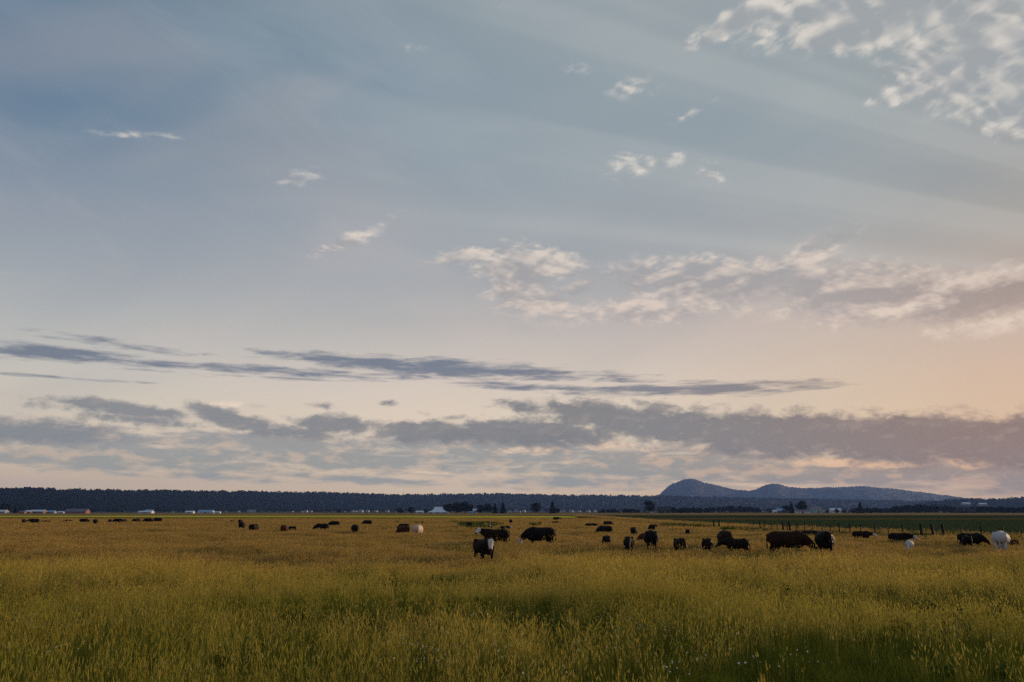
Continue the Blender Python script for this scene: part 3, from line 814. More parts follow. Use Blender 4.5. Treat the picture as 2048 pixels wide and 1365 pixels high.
# white roofed barn: flared skirt roof rising to a raised middle
def white_barn():
    d = 1000.0; k = d / 1629.0; c = point_at(877, 1023, d)
    r = empty('white_barn', (c.x, d, 0))
    secs = [(20.5, 13, 1025.0), (13.5, 9, 1022.2), (9.6, 6, 1019.6), (8.2, 4.6, 1017.2)]
    v, f = [], []
    for hw, hd, yy in secs:
        z = point_at(877, yy, d).z
        v += [(-hw * k, -hd, z), (hw * k, -hd, z), (hw * k, hd, z), (-hw * k, hd, z)]
    for s in range(3):
        for q in range(4): f.append((s * 4 + q, s * 4 + (q + 1) % 4, s * 4 + 4 + (q + 1) % 4, s * 4 + 4 + q))
    link('skirt_roof', mesh_np('skirt_roof', v, f), M_ROOFW, r)
    z0, z1 = point_at(877, 1025.0, d).z, point_at(877, 1017.2, d).z
    link('wall', box_mesh('wall', -19.6 * k, 19.6 * k, -12.2, 12.2, -.2, z0 + .05), M_WALLW, r)
    zt = point_at(877, 1014.4, d).z; a, b = 8.2 * k, 4.6
    v = [(-a, -b, z1), (a, -b, z1), (a, b, z1), (-a, b, z1), (-a * 1.03, 0, zt), (a * 1.03, 0, zt)]
    link('top_roof', mesh_np('top_roof', v, [(0, 1, 5, 4), (2, 3, 4, 5), (1, 2, 5), (3, 0, 4), (0, 3, 2, 1)]), M_ROOFW, r)
    for q in (-8, 0, 8): link('door', box_mesh('door', q - 1.4, q + 1.4, -12.3, -12.22, 0, z0 * .8), M_DOOR, r)
    tag(r, 'wide white barn with flared metal roof and raised middle left of the farmyard trees', 'barn')
white_barn()
# far houses at the foot of the ridge
proto = None
hr = random.Random(5)
for px in [213, 226, 252, 330, 345, 362, 452, 478, 500, 506, 585, 604, 612, 622, 690, 706, 712, 722, 735, 752, 775, 1020, 1032, 1040, 1048, 1120, 1128, 1143, 1150, 1158, 1176, 1190]:
    d = hr.uniform(1900, 2400); c = point_at(px, 1023, d)
    if proto is None:
        proto = gabled('house', 12, 8, 4.5, 8.0, M_WALLF, M_ROOFF, (0, 0, 0), 0, 'tiny pale house among trees at the foot of the wooded ridge', 'house', 'houses at the foot of the ridge', 2)
        o = proto
    else: o = copy_tree(proto)
    s = hr.uniform(.35, .85)
    o.location, o.rotation_euler, o.scale = (c.x, d, 0), (0, 0, hr.uniform(-.8, .8)), (s * hr.uniform(.8, 1.3), s, s)
# houses on the rise at the right edge
for px, y_, lb in ((1932, 1008.2, 'pale roofed building on the wooded rise at the right, left of two'), (1965, 1009, 'pale roofed building on the wooded rise at the right, right of two')):
    d = 3250.0; c = point_at(px, y_ + 2.5, d)
    gabled('hill_house', 34, 14, 7.0, 11.0, M_WALLG, M_ROOFW, (c.x, d, c.z - 1), .1, lb, 'house')
# parked vehicles by the big oval tree
def truck(px, depth, body_m, label, n):
    c = point_at(px, 1023, depth); r = empty(n, (c.x, depth, 0), .1)
    prof = [(-2.6, .5), (2.6, .5), (2.6, 1.15), (1.5, 1.3), (.9, 2.0), (-.6, 2.05), (-.8, 1.35), (-2.6, 1.35)]
    v = [(x, -.9, z) for x, z in prof] + [(x, .9, z) for x, z in prof]; n_ = len(prof)
    f = [tuple(range(n_)), tuple(range(2 * n_ - 1, n_ - 1, -1))] + [(i, (i + 1) % n_ + 0, (i + 1) % n_ + n_, i + n_) for i in range(n_)]
    link('body', mesh_np('body', v, f), body_m, r)
    wheel = None
    for x in (-1.6, 1.6):
        for y in (-.85, .85):
            V, F = [], []
            tube(V, F, (x, y - .12, .4), (x, y + .12, .4), .4, .4, 12); F += [tuple(range(11, -1, -1)), tuple(range(12, 24))]
            link('wheel', mesh_np('wheel', V, F), M_ROOFD, r)
    link('window', box_mesh('window', -.4, .8, -.93, -.905, 1.4, 1.9), M_GLASS, r)
    tag(r, label, 'truck')
truck(1297, 1130, M_WALLR, 'tiny red pickup parked under the big oval tree', 'pickup_truck')
truck(1304, 1128, M_WALLW, 'tiny white pickup parked right of the red one', 'pickup_truck')
# masts on the mountain top
for px, tp, lb in ((1367, 953.5, 'thin radio mast on the mountain summit, left one'), (1378, 954.5, 'thin radio mast on the mountain summit, right one')):
    b = point_at(px, 962, 10480); t_ = point_at(px, tp, 10480); V, F = [], []
    tube(V, F, (0, 0, 0), (0, 0, t_.z - b.z), 2.0, .8, 5)
    for q in (.5, .75): tube(V, F, (-3, 0, (t_.z - b.z) * q), (3, 0, (t_.z - b.z) * q), .5, .5, 4)
    o = link('radio_mast', mesh_np('radio_mast', V, F), M_WALLG); o.location = b; tag(o, lb, 'mast', 'masts on the summit')
# small mast on the ridge left of centre
b = point_at(806, 994, 2890); V, F = [], []; tube(V, F, (0, 0, -6), (0, 0, point_at(806, 982, 2890).z - b.z), .9, .4, 5)
o = link('radio_mast', mesh_np('radio_mast', V, F), M_WALLG); o.location = b; tag(o, 'thin mast standing above the ridge skyline left of centre', 'mast')

# ---------------------------------------------------------------- wire fence along the ditch
M_POST = mottled('weathered_post', (.014, .012, .011), (.026, .022, .019), 8)
M_TPOST = mottled('steel_post', (.012, .012, .012), (.02, .02, .018), 8)
M_WIRE = mottled('fence_wire', (.06, .055, .05), (.09, .085, .08), 8, .6, .4, bumps=0)
fence = empty('wire_fence', (0, 0, 0))
def post_mesh(h, r, thick):
    V, F = [], []; n = 8 if thick else 4
    tube(V, F, (0, 0, -.3), (.02, 0, h * .5), r * 1.05, r, n); i = len(V) - n
    tube(V, F, (.02, 0, h * .5), (.01, .02, h), r, r * .94, n); m = len(V)
    F.append(tuple(range(m - n, m)))
    return mesh_np('post', V, F)
PM_THIN, PM_THICK = post_mesh(1.4, .055, False), post_mesh(1.5, .115, True)
PM_THIN.materials.append(M_TPOST); PM_THICK.materials.append(M_POST)
thin = [1521, 1530, 1543, 1556, 1576, 1594, 1610, 1626, 1645, 1662, 1681, 1701, 1724, 1751, 1778, 1808, 1925, 1966, 2010, 2060, 2115]
thick = [(1428.5, 1060), (1438, 1060.5), (1566.5, 1068), (1581, 1068.5), (1844, 1081), (1868, 1082.5), (1889, 1083)]
line = lambda px: interp(sorted([(x, y) for x, y in EDGE]), px) + 1.4
tops = []
for px in thin:
    g_ = ground_at(px, line(px)); o = link('post', PM_THIN, None, fence); o.location = g_
    o.rotation_euler = (RND.uniform(-.05, .05), RND.uniform(-.05, .05), RND.uniform(0, 3)); tops.append((px, g_))
for px, py in thick:
    g_ = ground_at(px, py + 1.0); o = link('post', PM_THICK, None, fence); o.location = g_
    o.rotation_euler = (RND.uniform(-.05, .05), RND.uniform(-.05, .05), RND.uniform(0, 3)); tops.append((px, g_))
tops.sort(key=lambda t: t[0])
tops = [t for t in tops if t[0] > 1515]
for z in (.45, .8, 1.15):
    V, F = [], []
    for (_, a), (_, b) in zip(tops, tops[1:]): tube(V, F, a + Vector((0, 0, z)), b + Vector((0, 0, z)), .006, .006, 3)
    link('wire', mesh_np('wire', V, F), M_WIRE, fence)
tag(fence, 'wire fence of thin and thick posts along the ditch at the right', 'fence')
# ---------------------------------------------------------------- cattle
def coat(name, a, b, rough=.75):
    m, bs = material(name)
    p = obj_coord()
    n = noise3(p, 3.0, 4, .6); h = noise3(mapped(p, scale=(18, 18, 5), kind='POINT'), 1.0, 3, .6)
    col = mix(step(n * .65 + h * .35, .36, .64), rgb(*a), rgb(*b))
    setc(bs, col); bs.inputs['Roughness'].default_value = rough; bs.inputs['Specular IOR Level'].default_value = .06
    bump(bs, h, .4, .01)
    return m
COATS = {
 'black': coat('black_coat', (.008, .007, .007), (.013, .010, .0095)),
 'dark': coat('dark_brown_coat', (.012, .0075, .006), (.019, .010, .0075)),
 'brown': coat('brown_coat', (.020, .0105, .0065), (.030, .0145, .0085)),
 'red': coat('red_brown_coat', (.045, .016, .009), (.065, .023, .012)),
 'tan': coat('tan_coat', (.40, .32, .27), (.50, .42, .36)),
 'white': coat('white_coat', (.36, .36, .37), (.46, .45, .45)),
}
M_FACE = coat('white_face_hair', (.42, .41, .40), (.52, .50, .48))
M_NOSE = mottled('dark_muzzle', (.02, .014, .012), (.035, .022, .02), 20, .5, .4)
M_HOOF = mottled('hoof_and_eye', (.012, .010, .009), (.02, .016, .014), 10, .4, .4)

def loft(bm, path, n=14):
    """Closed tube through (point, lateral radius, normal radius)."""
    P = [Vector(p) for p, _, _ in path]; rings = []
    for i, (p, rl, rn) in enumerate(path):
        t = (P[min(i + 1, len(P) - 1)] - P[max(i - 1, 0)]).normalized()
        y = Vector((0, 1, 0)) if abs(t.y) < .9 else Vector((1, 0, 0))
        l = (y - t * y.dot(t)).normalized(); nn = t.cross(l)
        rings.append([bm.verts.new(P[i] + l * rl * math.cos(6.28319 * k / n) + nn * rn * math.sin(6.28319 * k / n)) for k in range(n)])
    for a, b in zip(rings, rings[1:]):
        for k in range(n): bm.faces.new((a[k], a[(k + 1) % n], b[(k + 1) % n], b[k]))
    bm.faces.new(rings[0][::-1]); bm.faces.new(rings[-1])
def ball(bm, c, r, rot=None):
    m = Matrix.Translation(Vector(c)) @ (rot.to_matrix().to_4x4() if rot else Matrix()) @ Matrix.Diagonal((r[0], r[1], r[2], 1))
    bmesh.ops.create_icosphere(bm, subdivisions=2, radius=1.0, matrix=m)

def build_cow(pose, yaw=0.0, calf=False):
    bm = bmesh.new()
    bl = .86 if calf else 1.0        # body length
    bg_ = .86 if calf else 1.0       # barrel girth
    dz = -.50 if pose == 'lie' else 0.0
    wd = 1.34
    def B(x, z, hw, hh): return ((x * bl, 0, z + dz), hw * bg_ * wd, hh * bg_)
    loft(bm, [B(-.90, 1.08, .08, .10), B(-.86, 1.06, .19, .20), B(-.76, 1.02, .27, .30), B(-.58, .98, .30, .355), B(-.30, .94, .325, .385), B(.0, .905, .365, .415), B(.28, .905, .35, .42), B(.52, .94, .29, .405), B(.68, .98, .23, .35), B(.80, 1.0, .15, .24)])
    # hip bones, withers, brisket
    for s in (-1, 1): ball(bm, (-.52 * bl, .25 * s * bg_, 1.20 + dz), (.16, .12, .10))
    ball(bm, (.48 * bl, 0, 1.24 + dz), (.24, .09, .12)); ball(bm, (.68 * bl, 0, .70 + dz), (.16, .13, .18))
    if not calf and pose != 'lie': ball(bm, (-.46, 0, .56), (.20, .15, .13))
    # neck and head
    A = Vector((.66 * bl, 0, 1.03 + dz))
    hs = 1.0 if not calf else 1.04
    if pose == 'graze': C, P0, hd = Vector((1.02 * bl, 0, .80)), Vector((1.26 * bl, 0, .56)), Vector((.34, 0, -.94))
    elif pose == 'stand': C, P0, hd = Vector((.98 * bl, 0, 1.17)), Vector((1.22 * bl, 0, 1.30)), Vector((.86, 0, -.50))
    elif pose == 'low': C, P0, hd = Vector((1.02 * bl, 0, 1.02)), Vector((1.30 * bl, 0, 1.00)), Vector((.80, 0, -.60))
    elif pose == 'look': C, P0, hd = Vector((.92 * bl, 0, 1.12)), Vector((1.06 * bl, 0, 1.22)), Vector((.58, 0, -.82))
    else: C, P0, hd = Vector((.96 * bl, 0, 1.02 + dz)), Vector((1.16 * bl, 0, 1.14 + dz)), Vector((.84, 0, -.54))
    if yaw:
        ry = Matrix.Rotation(math.radians(yaw), 3, 'Z'); ry2 = Matrix.Rotation(math.radians(yaw * .55), 3, 'Z')
        off = P0 - C
        C = A + ry2 @ (C - A) if pose != 'look' else A + Matrix.Rotation(math.radians(yaw * .3), 3, 'Z') @ (C - A)
        P0 = C + ry2 @ off; hd = ry @ hd
    hd.normalize()
    Lh = .50 * hs
    M0 = A.lerp(C, .5)
    loft(bm, [(tuple(A - Vector((.12, 0, 0))), .24, .33), (tuple(M0), .185, .275), (tuple(C), .150, .215), (tuple(P0 - hd * .02), .125, .16)])
    P1 = P0 + hd * Lh
    lat = Vector((0, 0, 1)).cross(Vector((hd.x, hd.y, 0))).normalized()      # the head's own sideways axis
    up = hd.cross(lat).normalized()
    if up.z < 0 and pose != 'graze': up = -up
    if pose == 'graze' and up.x < 0: up = -up
    def H(t, w, h, drop=0.0):
        c = P0 + hd * Lh * t - up * drop
        return [bm.verts.new(c + lat * w * math.cos(6.28319 * k / 14) + up * h * math.sin(6.28319 * k / 14)) for k in range(14)]
    rings = [H(-.16, .07, .07), H(-.10, .115, .115), H(.08, .135, .14), H(.30, .135, .145, .01), H(.52, .105, .12, .015), H(.74, .085, .095, .015), H(.92, .095, .085, .01), H(1.02, .075, .06, .01)]
    for a, b in zip(rings, rings[1:]):
        for k in range(14): bm.faces.new((a[k], a[(k + 1) % 14], b[(k + 1) % 14], b[k]))
    bm.faces.new(rings[0][::-1]); bm.faces.new(rings[-1])
    for s in (-1, 1):
        e0 = P0 + lat * s * .11 + up * .045
        e1 = e0 + lat * s * .20 - up * .01 - hd * .03
        loft(bm, [(tuple(e0), .035, .03), (tuple(e0.lerp(e1, .45)), .062, .03), (tuple(e0.lerp(e1, .8)), .05, .026), (tuple(e1), .018, .02)], 8)
    # legs
    if pose != 'lie':
        for s in (-1, 1):
            f = .07 * s
            x = .50 * bl + f
            loft(bm, [((x, .20 * s, .98), .13, .19), ((x, .215 * s, .74), .085, .135), ((x + .01, .205 * s, .56), .066, .082), ((x + .015, .20 * s, .42), .058, .064), ((x, .20 * s, .28), .044, .048), ((x, .20 * s, .13), .046, .05), ((x + .03, .20 * s, .05), .058, .07), ((x + .035, .20 * s, .0), .064, .078)], 10)
            x = -.62 * bl - f
            loft(bm, [((x + .06, .20 * s, 1.02), .18, .25), ((x + .09, .215 * s, .80), .15, .205), ((x + .03, .22 * s, .64), .085, .13), ((x - .07, .215 * s, .50), .062, .08), ((x - .10, .215 * s, .41), .056, .066), ((x - .08, .215 * s, .27), .044, .05), ((x - .06, .215 * s, .13), .046, .052), ((x - .03, .215 * s, .05), .058, .07), ((x - .025, .215 * s, .0), .064, .078)], 10)
    else:
        for s in (-1, 1):
            ball(bm, (-.52 * bl, .30 * s, .26), (.34, .15, .24)); ball(bm, (.46 * bl, .24 * s, .20), (.24, .12, .17))
            loft(bm, [((-.30 * bl, .36 * s, .10), .07, .07), ((.02 * bl, .38 * s, .06), .05, .05)], 8)
            loft(bm, [((.50 * bl, .26 * s, .10), .07, .07), ((.82 * bl, .24 * s, .07), .05, .05)], 8)
    # tail
    q = -.89 * bl
    zt = [1.18, 1.12, .90, .70, .56, .44] if pose != 'lie' else [.68, .62, .44, .28, .18, .12]
    loft(bm, [((q + .06, 0, zt[0]), .045, .05), ((q - .035, .0, zt[1]), .034, .034), ((q - .055, .01, zt[2]), .026, .026), ((q - .05, .015, zt[3]), .03, .03), ((q - .045, .02, zt[4]), .048, .045), ((q - .045, .02, zt[5]), .02, .02)], 8)
    bmesh.ops.recalc_face_normals(bm, faces=bm.faces)
    me = bpy.data.meshes.new('cow_raw'); bm.to_mesh(me); bm.free()
    o = bpy.data.objects.new('cow_raw', me); COL.objects.link(o)
    r = o.modifiers.new('r', 'REMESH'); r.mode, r.voxel_size = 'VOXEL', .021
    s = o.modifiers.new('s', 'SMOOTH'); s.factor, s.iterations = .5, 4
    d = o.modifiers.new('d', 'DECIMATE'); d.ratio = .30
    dg = bpy.context.evaluated_depsgraph_get()
    out = bpy.data.meshes.new_from_object(o.evaluated_get(dg))
    bpy.data.objects.remove(o); bpy.data.meshes.remove(me)
    # eyes: small beads set into the finished surface
    b2 = bmesh.new(); b2.from_mesh(out)
    for sd in (-1, 1):
        c = P0 + hd * Lh * .26 + lat * sd * .118 + up * .05
        bmesh.ops.create_icosphere(b2, subdivisions=1, radius=.024, matrix=Matrix.Translation(c))
    b2.to_mesh(out); b2.free()
    out.polygons.foreach_set('use_smooth', [True] * len(out.polygons))
    out['p0'], out['hd'], out['up'] = P0, hd, up
    return out
POSES = {}
def cow_mesh(key, coat_name, face):
    full = (key, coat_name, face)
    if full in POSES: return POSES[full]
    if key not in POSES: POSES[key] = build_cow(*key)
    me = POSES[key].copy(); me.name = 'cattle_body'
    P0, hd, up = Vector(me['p0']), Vector(me['hd']), Vector(me['up'])
    for k in ('p0', 'hd', 'up'):
        del me[k]
    me.materials.clear()
    for m in (COATS[coat_name], M_FACE, M_NOSE, M_HOOF): me.materials.append(m)
    idx = []
    n_eye = 40
    npoly = len(me.polygons)
    for p in me.polygons:
        c = Vector(p.center); v = c - P0; t = v.dot(hd) / .5; rad = (v - hd * v.dot(hd)).length
        mi = 0
        if p.index >= npoly - n_eye: mi = 3
        elif rad < .19 and t > -.30:
            if t > .90 and (v - hd * v.dot(hd)).dot(up) > -.05: mi = 2
            elif face and t > -.16 and rad < .158: mi = 1
        elif c.z < .055 and key[0] != 'lie': mi = 3
        idx.append(mi)
    me.polygons.foreach_set('material_index', idx)
    POSES[full] = me
    return me

# photo box (left, right, top, bottom of what shows), pose, heading (0 right, 90 away, 180 left, 270 towards us), coat, white face, calf, grass height hiding it, label
HERD = [
 (43, 51, 1039, 1046.3, 'graze', 80, 'black', 0, 0, .38, 'small black cow seen end-on, leftmost animal of the herd'),
 (53, 77, 1038.2, 1047, 'low', 180, 'black', 0, 0, .38, 'black cow side-on with head forward, second animal from the left edge'),
 (88, 96, 1041, 1045.5, 'lie', 0, 'brown', 0, 1, .3, 'tiny brown calf lying below the blue roofed barn, third animal from the left edge'),
 (130, 138, 1040, 1044.5, 'lie', 180, 'black', 0, 1, .3, 'tiny black calf lying alone, just left of the long grazing cow below the big barn'),
 (157, 181, 1038, 1045.8, 'graze', 0, 'black', 0, 0, .38, 'long black cow grazing to the right below the big grey roofed barn'),
 (185, 195, 1039, 1049, 'graze', 84, 'dark', 0, 0, .38, 'dark brown cow seen from behind, right of the long black cow below the barn'),
 (214, 223, 1039, 1046.2, 'graze', 100, 'black', 0, 0, .38, 'black cow seen from behind at the left end of the far left row'),
 (226, 241, 1038, 1046, 'graze', 185, 'black', 1, 0, .38, 'black cow with white face at the ground in the far left row'),
 (241, 252, 1039, 1045.6, 'graze', 25, 'dark', 0, 0, .38, 'dark brown cow touching the rump of the white-faced one in the far left row'),
 (263, 271, 1038.4, 1045.3, 'graze', 115, 'dark', 0, 0, .38, 'dark brown cow, left one of the close pair in the far left row'),
 (271, 280, 1037.6, 1045.2, 'graze', 60, 'black', 0, 0, .38, 'black cow, right one of the close pair in the far left row'),
 (286, 302, 1037.3, 1045, 'graze', 182, 'dark', 0, 0, .38, 'dark brown cow grazing left, last but one of the far left row'),
 (305, 322, 1036.4, 1044.2, 'graze', 180, 'black', 0, 0, .38, 'black cow grazing left, rightmost of the far left row'),
 (430, 437, 1040, 1043.4, 'lie', 180, 'black', 0, 1, .3, 'tiny black calf lying below the long blue roofed shed'),
 (459, 468, 1041, 1045.2, 'graze', 180, 'dark', 0, 1, .3, 'tiny dark calf grazing left, just left of the two overlapping cows'),
 (477.5, 484.5, 1040, 1047.5, 'graze', 70, 'black', 0, 0, .38, 'black cow mostly hidden behind the end-on cow, left of centre'),
 (477, 490, 1045, 1058, 'graze', 78, 'black', 0, 0, .38, 'black cow seen from behind, in front of another black cow, left of centre'),
 (500, 517, 1049, 1066, 'graze', 68, 'dark', 0, 0, .38, 'dark brown cow seen from behind with red-lit flank, left of the pair with a calf'),
 (559, 577, 1051, 1067, 'graze', 82, 'red', 0, 0, .38, 'red brown cow seen from behind with a small dark calf at its right'),
 (576, 589, 1053, 1061.3, 'graze', 180, 'black', 0, 1, .3, 'small dark calf behind the right flank of the red brown cow'),
 (627, 654, 1048, 1061.5, 'graze', 186, 'black', 0, 0, .38, 'black cow grazing left, nearer of the two left of centre'),
 (656, 677, 1043, 1053, 'graze', 184, 'black', 0, 0, .38, 'black cow grazing left, farther of the two left of centre'),
 (701, 717, 1050, 1067, 'graze', 92, 'dark', 0, 0, .38, 'dark brown cow seen from behind, alone between the grazing pair and the tan cow'),
 (725, 741, 1041, 1049.4, 'graze', 182, 'black', 0, 0, .38, 'black cow grazing left, far off above the lone dark brown cow'),
 (797, 814, 1048, 1058, 'graze', 170, 'black', 0, 0, .38, 'black cow half hidden behind the red brown cow next to the tan cow'),
 (793, 816, 1052, 1069, 'graze', 130, 'red', 0, 0, .38, 'red brown cow turned three-quarters away, left of the tan cow'),
 (827, 846, 1051, 1072, 'graze', 72, 'tan', 0, 0, .38, 'pale tan cow seen from behind, left of centre'),
 (931, 944, 1045, 1054, 'graze', 120, 'dark', 0, 0, .38, 'dark cow at the left edge of the green weed patch'),
 (977, 986, 1050, 1057.5, 'stand', 262, 'dark', 1, 1, .3, 'small white-faced calf facing us at the front of the green weed patch'),
 (1006, 1019, 1052, 1058.5, 'lie', 350, 'black', 1, 1, .3, 'small black calf with white face lying right of the green weed patch'),
 (1018, 1026, 1039.4, 1047, 'graze', 86, 'black', 0, 0, .38, 'black cow seen from behind beyond the right end of the green weed patch'),
 (964, 1009, 1057.5, 1090, 'stand', 172, 'dark', 1, 0, .38, 'dark cow with white face standing just behind the nearest calf'),
 (951, 990, 1078.5, 1126, 'look', 296, 'dark', 1, 1, .20, 'white-faced dark young bullock facing the camera, nearest animal'),
 (1047, 1100, 1056, 1090, 'graze', 186, 'black', 1, 0, .38, 'large black cow grazing left, right of the nearest calf'),
 (1108, 1121, 1034.8, 1041, 'low', 0, 'black', 0, 0, .38, 'small far black cow on the bright mown strip, right of centre'),
 (1109, 1115, 1043, 1047, 'lie', 20, 'brown', 0, 1, .3, 'tiny brown calf below the far black cow on the mown strip'),
 (1177, 1191, 1047, 1053, 'lie', 0, 'black', 0, 0, .3, 'black cow lying with head to the right, left of the larger cow near the ditch'),
 (1207, 1228, 1043, 1051, 'graze', 2, 'black', 0, 0, .38, 'far black cow grazing right, near the ditch right of centre'),
 (1195, 1219, 1052.5, 1069, 'graze', 150, 'black', 0, 0, .38, 'black cow turned three-quarters away above the first calf of the near row'),
 (1204, 1225, 1072, 1095, 'graze', 88, 'dark', 0, 1, .38, 'dark calf seen from behind, first of the near row right of centre'),
 (1248, 1267, 1074, 1102, 'graze', 268, 'black', 0, 1, .34, 'black calf grazing towards us, second of the near row right of centre'),
 (1261, 1278, 1055, 1070, 'graze', 80, 'brown', 0, 0, .38, 'brown cow seen from behind, above the gap in the near row'),
 (1280, 1302, 1068, 1086, 'graze', 170, 'red', 1, 1, .38, 'red brown calf showing behind the left flank of the big black cow'),
 (1285, 1322, 1062, 1098, 'graze', 92, 'black', 0, 0, .38, 'big black cow seen from behind with a red calf at its left'),
 (1297, 1309, 1050, 1060, 'graze', 120, 'black', 0, 0, .38, 'black cow far behind the big black cow, left of two near the ditch'),
 (1306, 1314, 1049, 1055, 'graze', 20, 'black', 0, 1, .3, 'small black calf far behind the big black cow, right of two near the ditch'),
 (1349, 1373, 1077.5, 1109, 'look', 280, 'dark', 0, 1, .30, 'dark calf facing us with raised head and ears out, right of the big black cow'),
 (1362, 1368, 1045, 1050, 'graze', 90, 'black', 0, 0, .38, 'tiny black cow alone on the green crop beyond the ditch'),
 (1372, 1381, 1059, 1070.5, 'graze', 88, 'dark', 0, 1, .36, 'dark calf seen from behind far off, above the calf with raised head'),
 (1408, 1427, 1077, 1105, 'graze', 84, 'dark', 0, 1, .34, 'dark calf seen from behind, left of the large brown cow with a calf across it'),
 (1435, 1466, 1062.5, 1096, 'graze', 100, 'brown', 0, 0, .38, 'large brown cow seen from behind, partly covered by a dark calf'),
 (1441, 1491, 1077, 1106, 'low', 182, 'dark', 0, 1, .32, 'dark calf side-on with tail to the right, in front of the large brown cow'),
 (1540, 1630, 1064, 1107, 'graze', 2, 'brown', 0, 0, .36, 'biggest brown cow side-on, grazing to the right'),
 (1634, 1668, 1064, 1108, 'look', 276, 'black', 0, 0, .36, 'black cow facing us beside the head of the biggest brown cow'),
 (1615, 1637, 1062, 1073.5, 'lie', 0, 'black', 0, 0, .3, 'black cow lying by the fence behind the two biggest cows'),
 (1709, 1750, 1063, 1078.5, 'low', 356, 'dark', 1, 0, .42, 'dark cow with white face by the fence, right of the black cow facing us'),
 (1784, 1830, 1067, 1086, 'low', 354, 'black', 1, 0, .42, 'black cow with white face by the fence, behind the small white calf'),
 (1811, 1825, 1081, 1097, 'graze', 262, 'white', 0, 1, .38, 'small white calf in front of the white-faced black cow'),
 (1927, 1970, 1067.5, 1091, 'graze', 2, 'black', 0, 0, .38, 'black cow grazing right, left of the big white cow at the right edge'),
 (1926, 1945, 1072, 1092.5, 'graze', 100, 'black', 0, 1, .38, 'black calf standing before the rump of the black cow near the right edge'),
 (1989, 2025, 1064, 1101, 'graze', 86, 'white', 0, 0, .36, 'big white cow seen from behind at the right edge'),
 (2016, 2029, 1079, 1092, 'graze', 150, 'red', 0, 1, .36, 'red brown calf peeping out right of the big white cow'),
]
for x0, x1, yt, yb, pose, hdg, ct, face, calf, gh, lb in HERD:
    cx_ = (x0 + x1) / 2
    gh *= .78
    p = ground_at(cx_, yb, gh)
    h = point_at(cx_, yt, p.y).z
    yaw = {'look': 38.0 if not (ct == 'black') else 20.0}.get(pose, 0.0)
    if lb.startswith('white-faced dark young'): yaw = -26.0
    if lb.startswith('dark calf facing us'): yaw = 26.0
    if lb.startswith('dark cow with white face standing'): yaw = 62.0
    me = cow_mesh((pose, yaw, bool(calf)), ct, bool(face))
    zs = np.empty(len(me.vertices) * 3, dtype=np.float32); me.vertices.foreach_get('co', zs); zs = zs.reshape(-1, 3)
    s = min(1.28, max(.45, h / float(zs[:, 2].max()) * 1.05))
    az_ = math.atan2(p.x, p.y)
    o = link('calf' if calf else 'cow', me)
    o.scale = (s, s, s); rz = math.radians(hdg) - az_
    off = Matrix.Rotation(rz, 3, 'Z') @ Vector(((zs[:, 0].max() + zs[:, 0].min()) / 2 * s, 0, 0))
    o.location = (p.x - off.x, p.y - off.y * .5, 0.0)
    o.rotation_euler = (0, 0, rz)
    tag(o, lb, 'calf' if calf else 'cow', 'cattle grazing in the pasture')
# ---------------------------------------------------------------- weeds, verge, flowers
M_WEED = leaf_material('weed_leaves', (.045, .075, .016), (.07, .10, .022))
M_PETAL = mottled('clover_petal', (.62, .60, .55), (.75, .72, .68), 30, coord='Object', bumps=0)
def weed(seed):
    g = np.random.default_rng(seed); V, F = [], []
    for _ in range(7):
        a, q = g.uniform(0, 6.28), g.uniform(0, .3); b = np.array([q * math.cos(a), q * math.sin(a), 0]); h = g.uniform(.5, 1.0)
        t = b + np.array([g.normal(0, .12), g.normal(0, .12), h]); tube(V, F, b, t, .012, .005, 3)
        for k in range(12):
            u = g.uniform(.2, 1); quad(V, F, b * (1 - u) + t * u + g.normal(0, .06, 3), g, g.uniform(.06, .12))
    return mesh_np('weed', V, F)
WS = [(weed(i), [M_WEED]) for i in range(4)]
def weeds(name, spots, label):
    P = []
    for x0, x1, y0, y1, n in spots:
        for _ in range(n):
            # keep inside an oval
            while True:
                u, v = RND.uniform(-1, 1), RND.uniform(-1, 1)
                if u * u + v * v < 1: break
            g_ = ground_at((x0 + x1) / 2 + u * (x1 - x0) / 2, (y0 + y1) / 2 + v * (y1 - y0) / 2); P.append(tuple(g_))
    P = np.array(P); n = len(P); s = NPR.uniform(.35, .75, n)
    return scatter(name, WS, P, np.stack([NPR.normal(0, .1, n), NPR.normal(0, .1, n), NPR.uniform(0, 6.28, n)], 1), np.stack([s * 1.3, s * 1.3, s], 1), NPR.integers(0, 4, n), label)
weeds('weed_patch', [(915, 1010, 1047.5, 1060, 620), (1060, 1085, 1051, 1056, 60), (824, 850, 1047.5, 1051, 26), (788, 798, 1046, 1049, 12), (900, 925, 1046, 1050, 30)], 'dark green nettle and thistle patches in the pasture')
weeds('ditch_weeds', [(1255, 1330, 1043, 1050, 60), (1315, 1440, 1050, 1060, 420), (1180, 1260, 1034, 1041, 60), (1440, 1560, 1058, 1068, 160), (1560, 1800, 1068, 1079, 150), (1800, 2048, 1079, 1090, 150), (1820, 1900, 1078, 1083, 60)], 'rank green weeds along the ditch')
# broad-leaved weeds among the near grass
C0 = wedge(46, 11, 42, .64)
P = np.concatenate([C0[q] + np.concatenate([NPR.normal(0, .6, (k, 2)), np.zeros((k, 1))], 1) for q, k in enumerate(NPR.integers(2, 9, len(C0)))])
n = len(P); s = NPR.uniform(.25, .55, n)
scatter('meadow_weeds', WS, P, np.stack([NPR.normal(0, .1, n), NPR.normal(0, .1, n), NPR.uniform(0, 6.28, n)], 1), np.stack([s, s, s], 1), NPR.integers(0, 4, n), 'broad leaved weeds among the near grass')
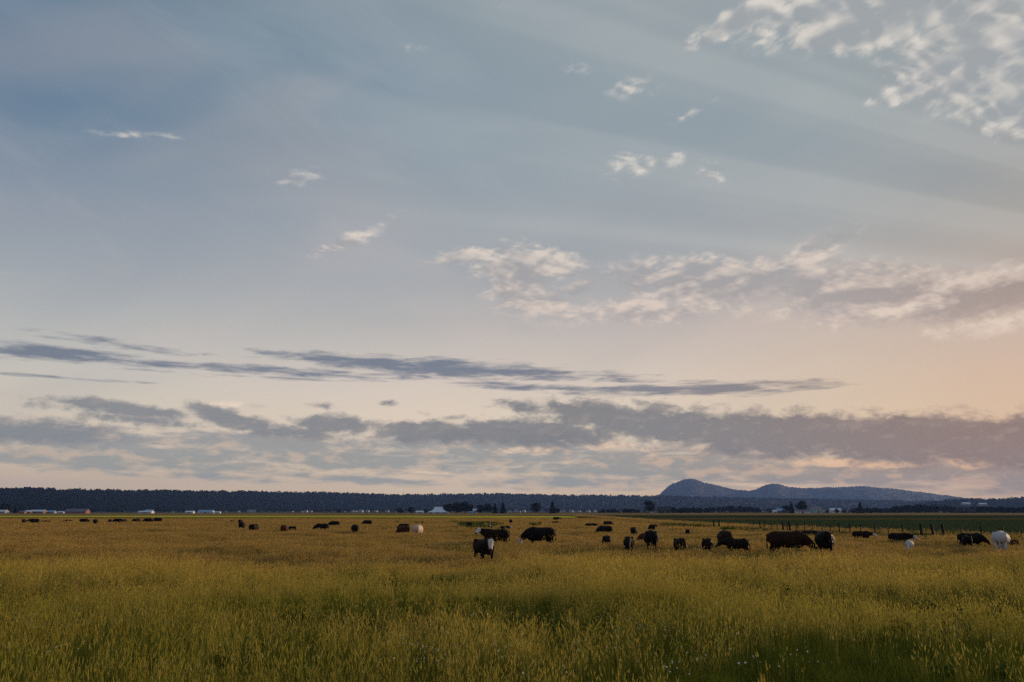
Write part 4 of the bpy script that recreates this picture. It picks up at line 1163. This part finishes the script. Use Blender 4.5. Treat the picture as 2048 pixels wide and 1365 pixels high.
# dry grass on the ditch bank
P = []
es = [Vector((e[0], e[1], 0)) for e in edge]
for a, b in zip(es, es[1:]):
    for _ in range(int((b - a).length * 9)):
        t = RND.random(); q = a.lerp(b, t); P.append((q.x + RND.uniform(-1, 3.2), q.y + RND.uniform(-1.5, 4.0), 0))
P = np.array(P); n = len(P); s = NPR.uniform(.7, 1.3, n)
scatter('verge_grass', mid_mix, P, np.stack([NPR.normal(0, .12, n), NPR.normal(0, .12, n), NPR.uniform(0, 6.28, n)], 1), np.stack([s * 1.2, s * 1.2, s * 1.7], 1), NPR.integers(0, len(mid_mix), n), 'rank dry grass on the ditch bank under the fence')
# crop leaves beyond the ditch
CROP = [(p[0], p[1]) for p in [G(1290, 1042.5), G(2600, 1042.0)] + [Vector((p.x * 1.02 + 4.5, p.y + 4.5)) for p in edge[1:7]]]
def crop(seed):
    g = np.random.default_rng(seed); V, F = [], []
    for _ in range(46):
        quad(V, F, np.array([g.uniform(-.7, .7), g.uniform(-.7, .7), g.uniform(.03, .30)]), g, g.uniform(.08, .15))
    return mesh_np('crop_plant', V, F)
M_CROPLEAF = leaf_material('crop_leaves', (.042, .068, .034), (.055, .078, .036))
P = wedge(60000, 70, 270, .8); P = P[in_poly(P, CROP)][:26000]; n = len(P); s = NPR.uniform(.8, 1.3, n)
scatter('crop_plants', [(crop(i), [M_CROPLEAF]) for i in range(4)], P, np.stack([np.zeros(n), np.zeros(n), NPR.uniform(0, 6.28, n)], 1), np.stack([s, s, s], 1), NPR.integers(0, 4, n), 'low dark green crop in the field beyond the fence')
# white clover heads in the near grass
def clover(seed):
    bm = bmesh.new(); bmesh.ops.create_icosphere(bm, subdivisions=1, radius=.011, matrix=Matrix.Translation((0, 0, .24)))
    g = np.random.default_rng(seed)
    for v in bm.verts: v.co += Vector(g.normal(0, .002, 3))
    me = bpy.data.meshes.new('clover_head'); bm.to_mesh(me); bm.free(); return me
C0 = wedge(70, 11, 20, .62)
P = np.concatenate([C0[i] + np.concatenate([NPR.normal(0, .45, (k, 2)), np.zeros((k, 1))], 1) for i, k in enumerate(NPR.integers(2, 14, len(C0)))])
n = len(P); s = NPR.uniform(.8, 1.4, n)
scatter('white_clover', [(clover(i), [M_PETAL]) for i in range(3)], P, np.stack([NPR.normal(0, .15, n), NPR.normal(0, .15, n), np.zeros(n)], 1), np.stack([s, s, s * NPR.uniform(.7, 1.35, n)], 1), NPR.integers(0, 3, n), 'white clover heads dotted through the near grass')

# ---------------------------------------------------------------- air
hz = link('haze', box_mesh('haze', -11000, 11000, -3000, 13500, -1.2, 480))
m = bpy.data.materials.new('evening_haze'); m.use_nodes = True
nt = m.node_tree; nt.nodes.clear()
pv, ou = nt.nodes.new('ShaderNodeVolumePrincipled'), nt.nodes.new('ShaderNodeOutputMaterial')
pv.inputs['Color'].default_value = (.25, .44, 1.0, 1); pv.inputs['Density'].default_value = 4.6e-5
nt.links.new(pv.outputs[0], ou.inputs['Volume'])
hz.data.materials.append(m); hz['kind'] = 'stuff'
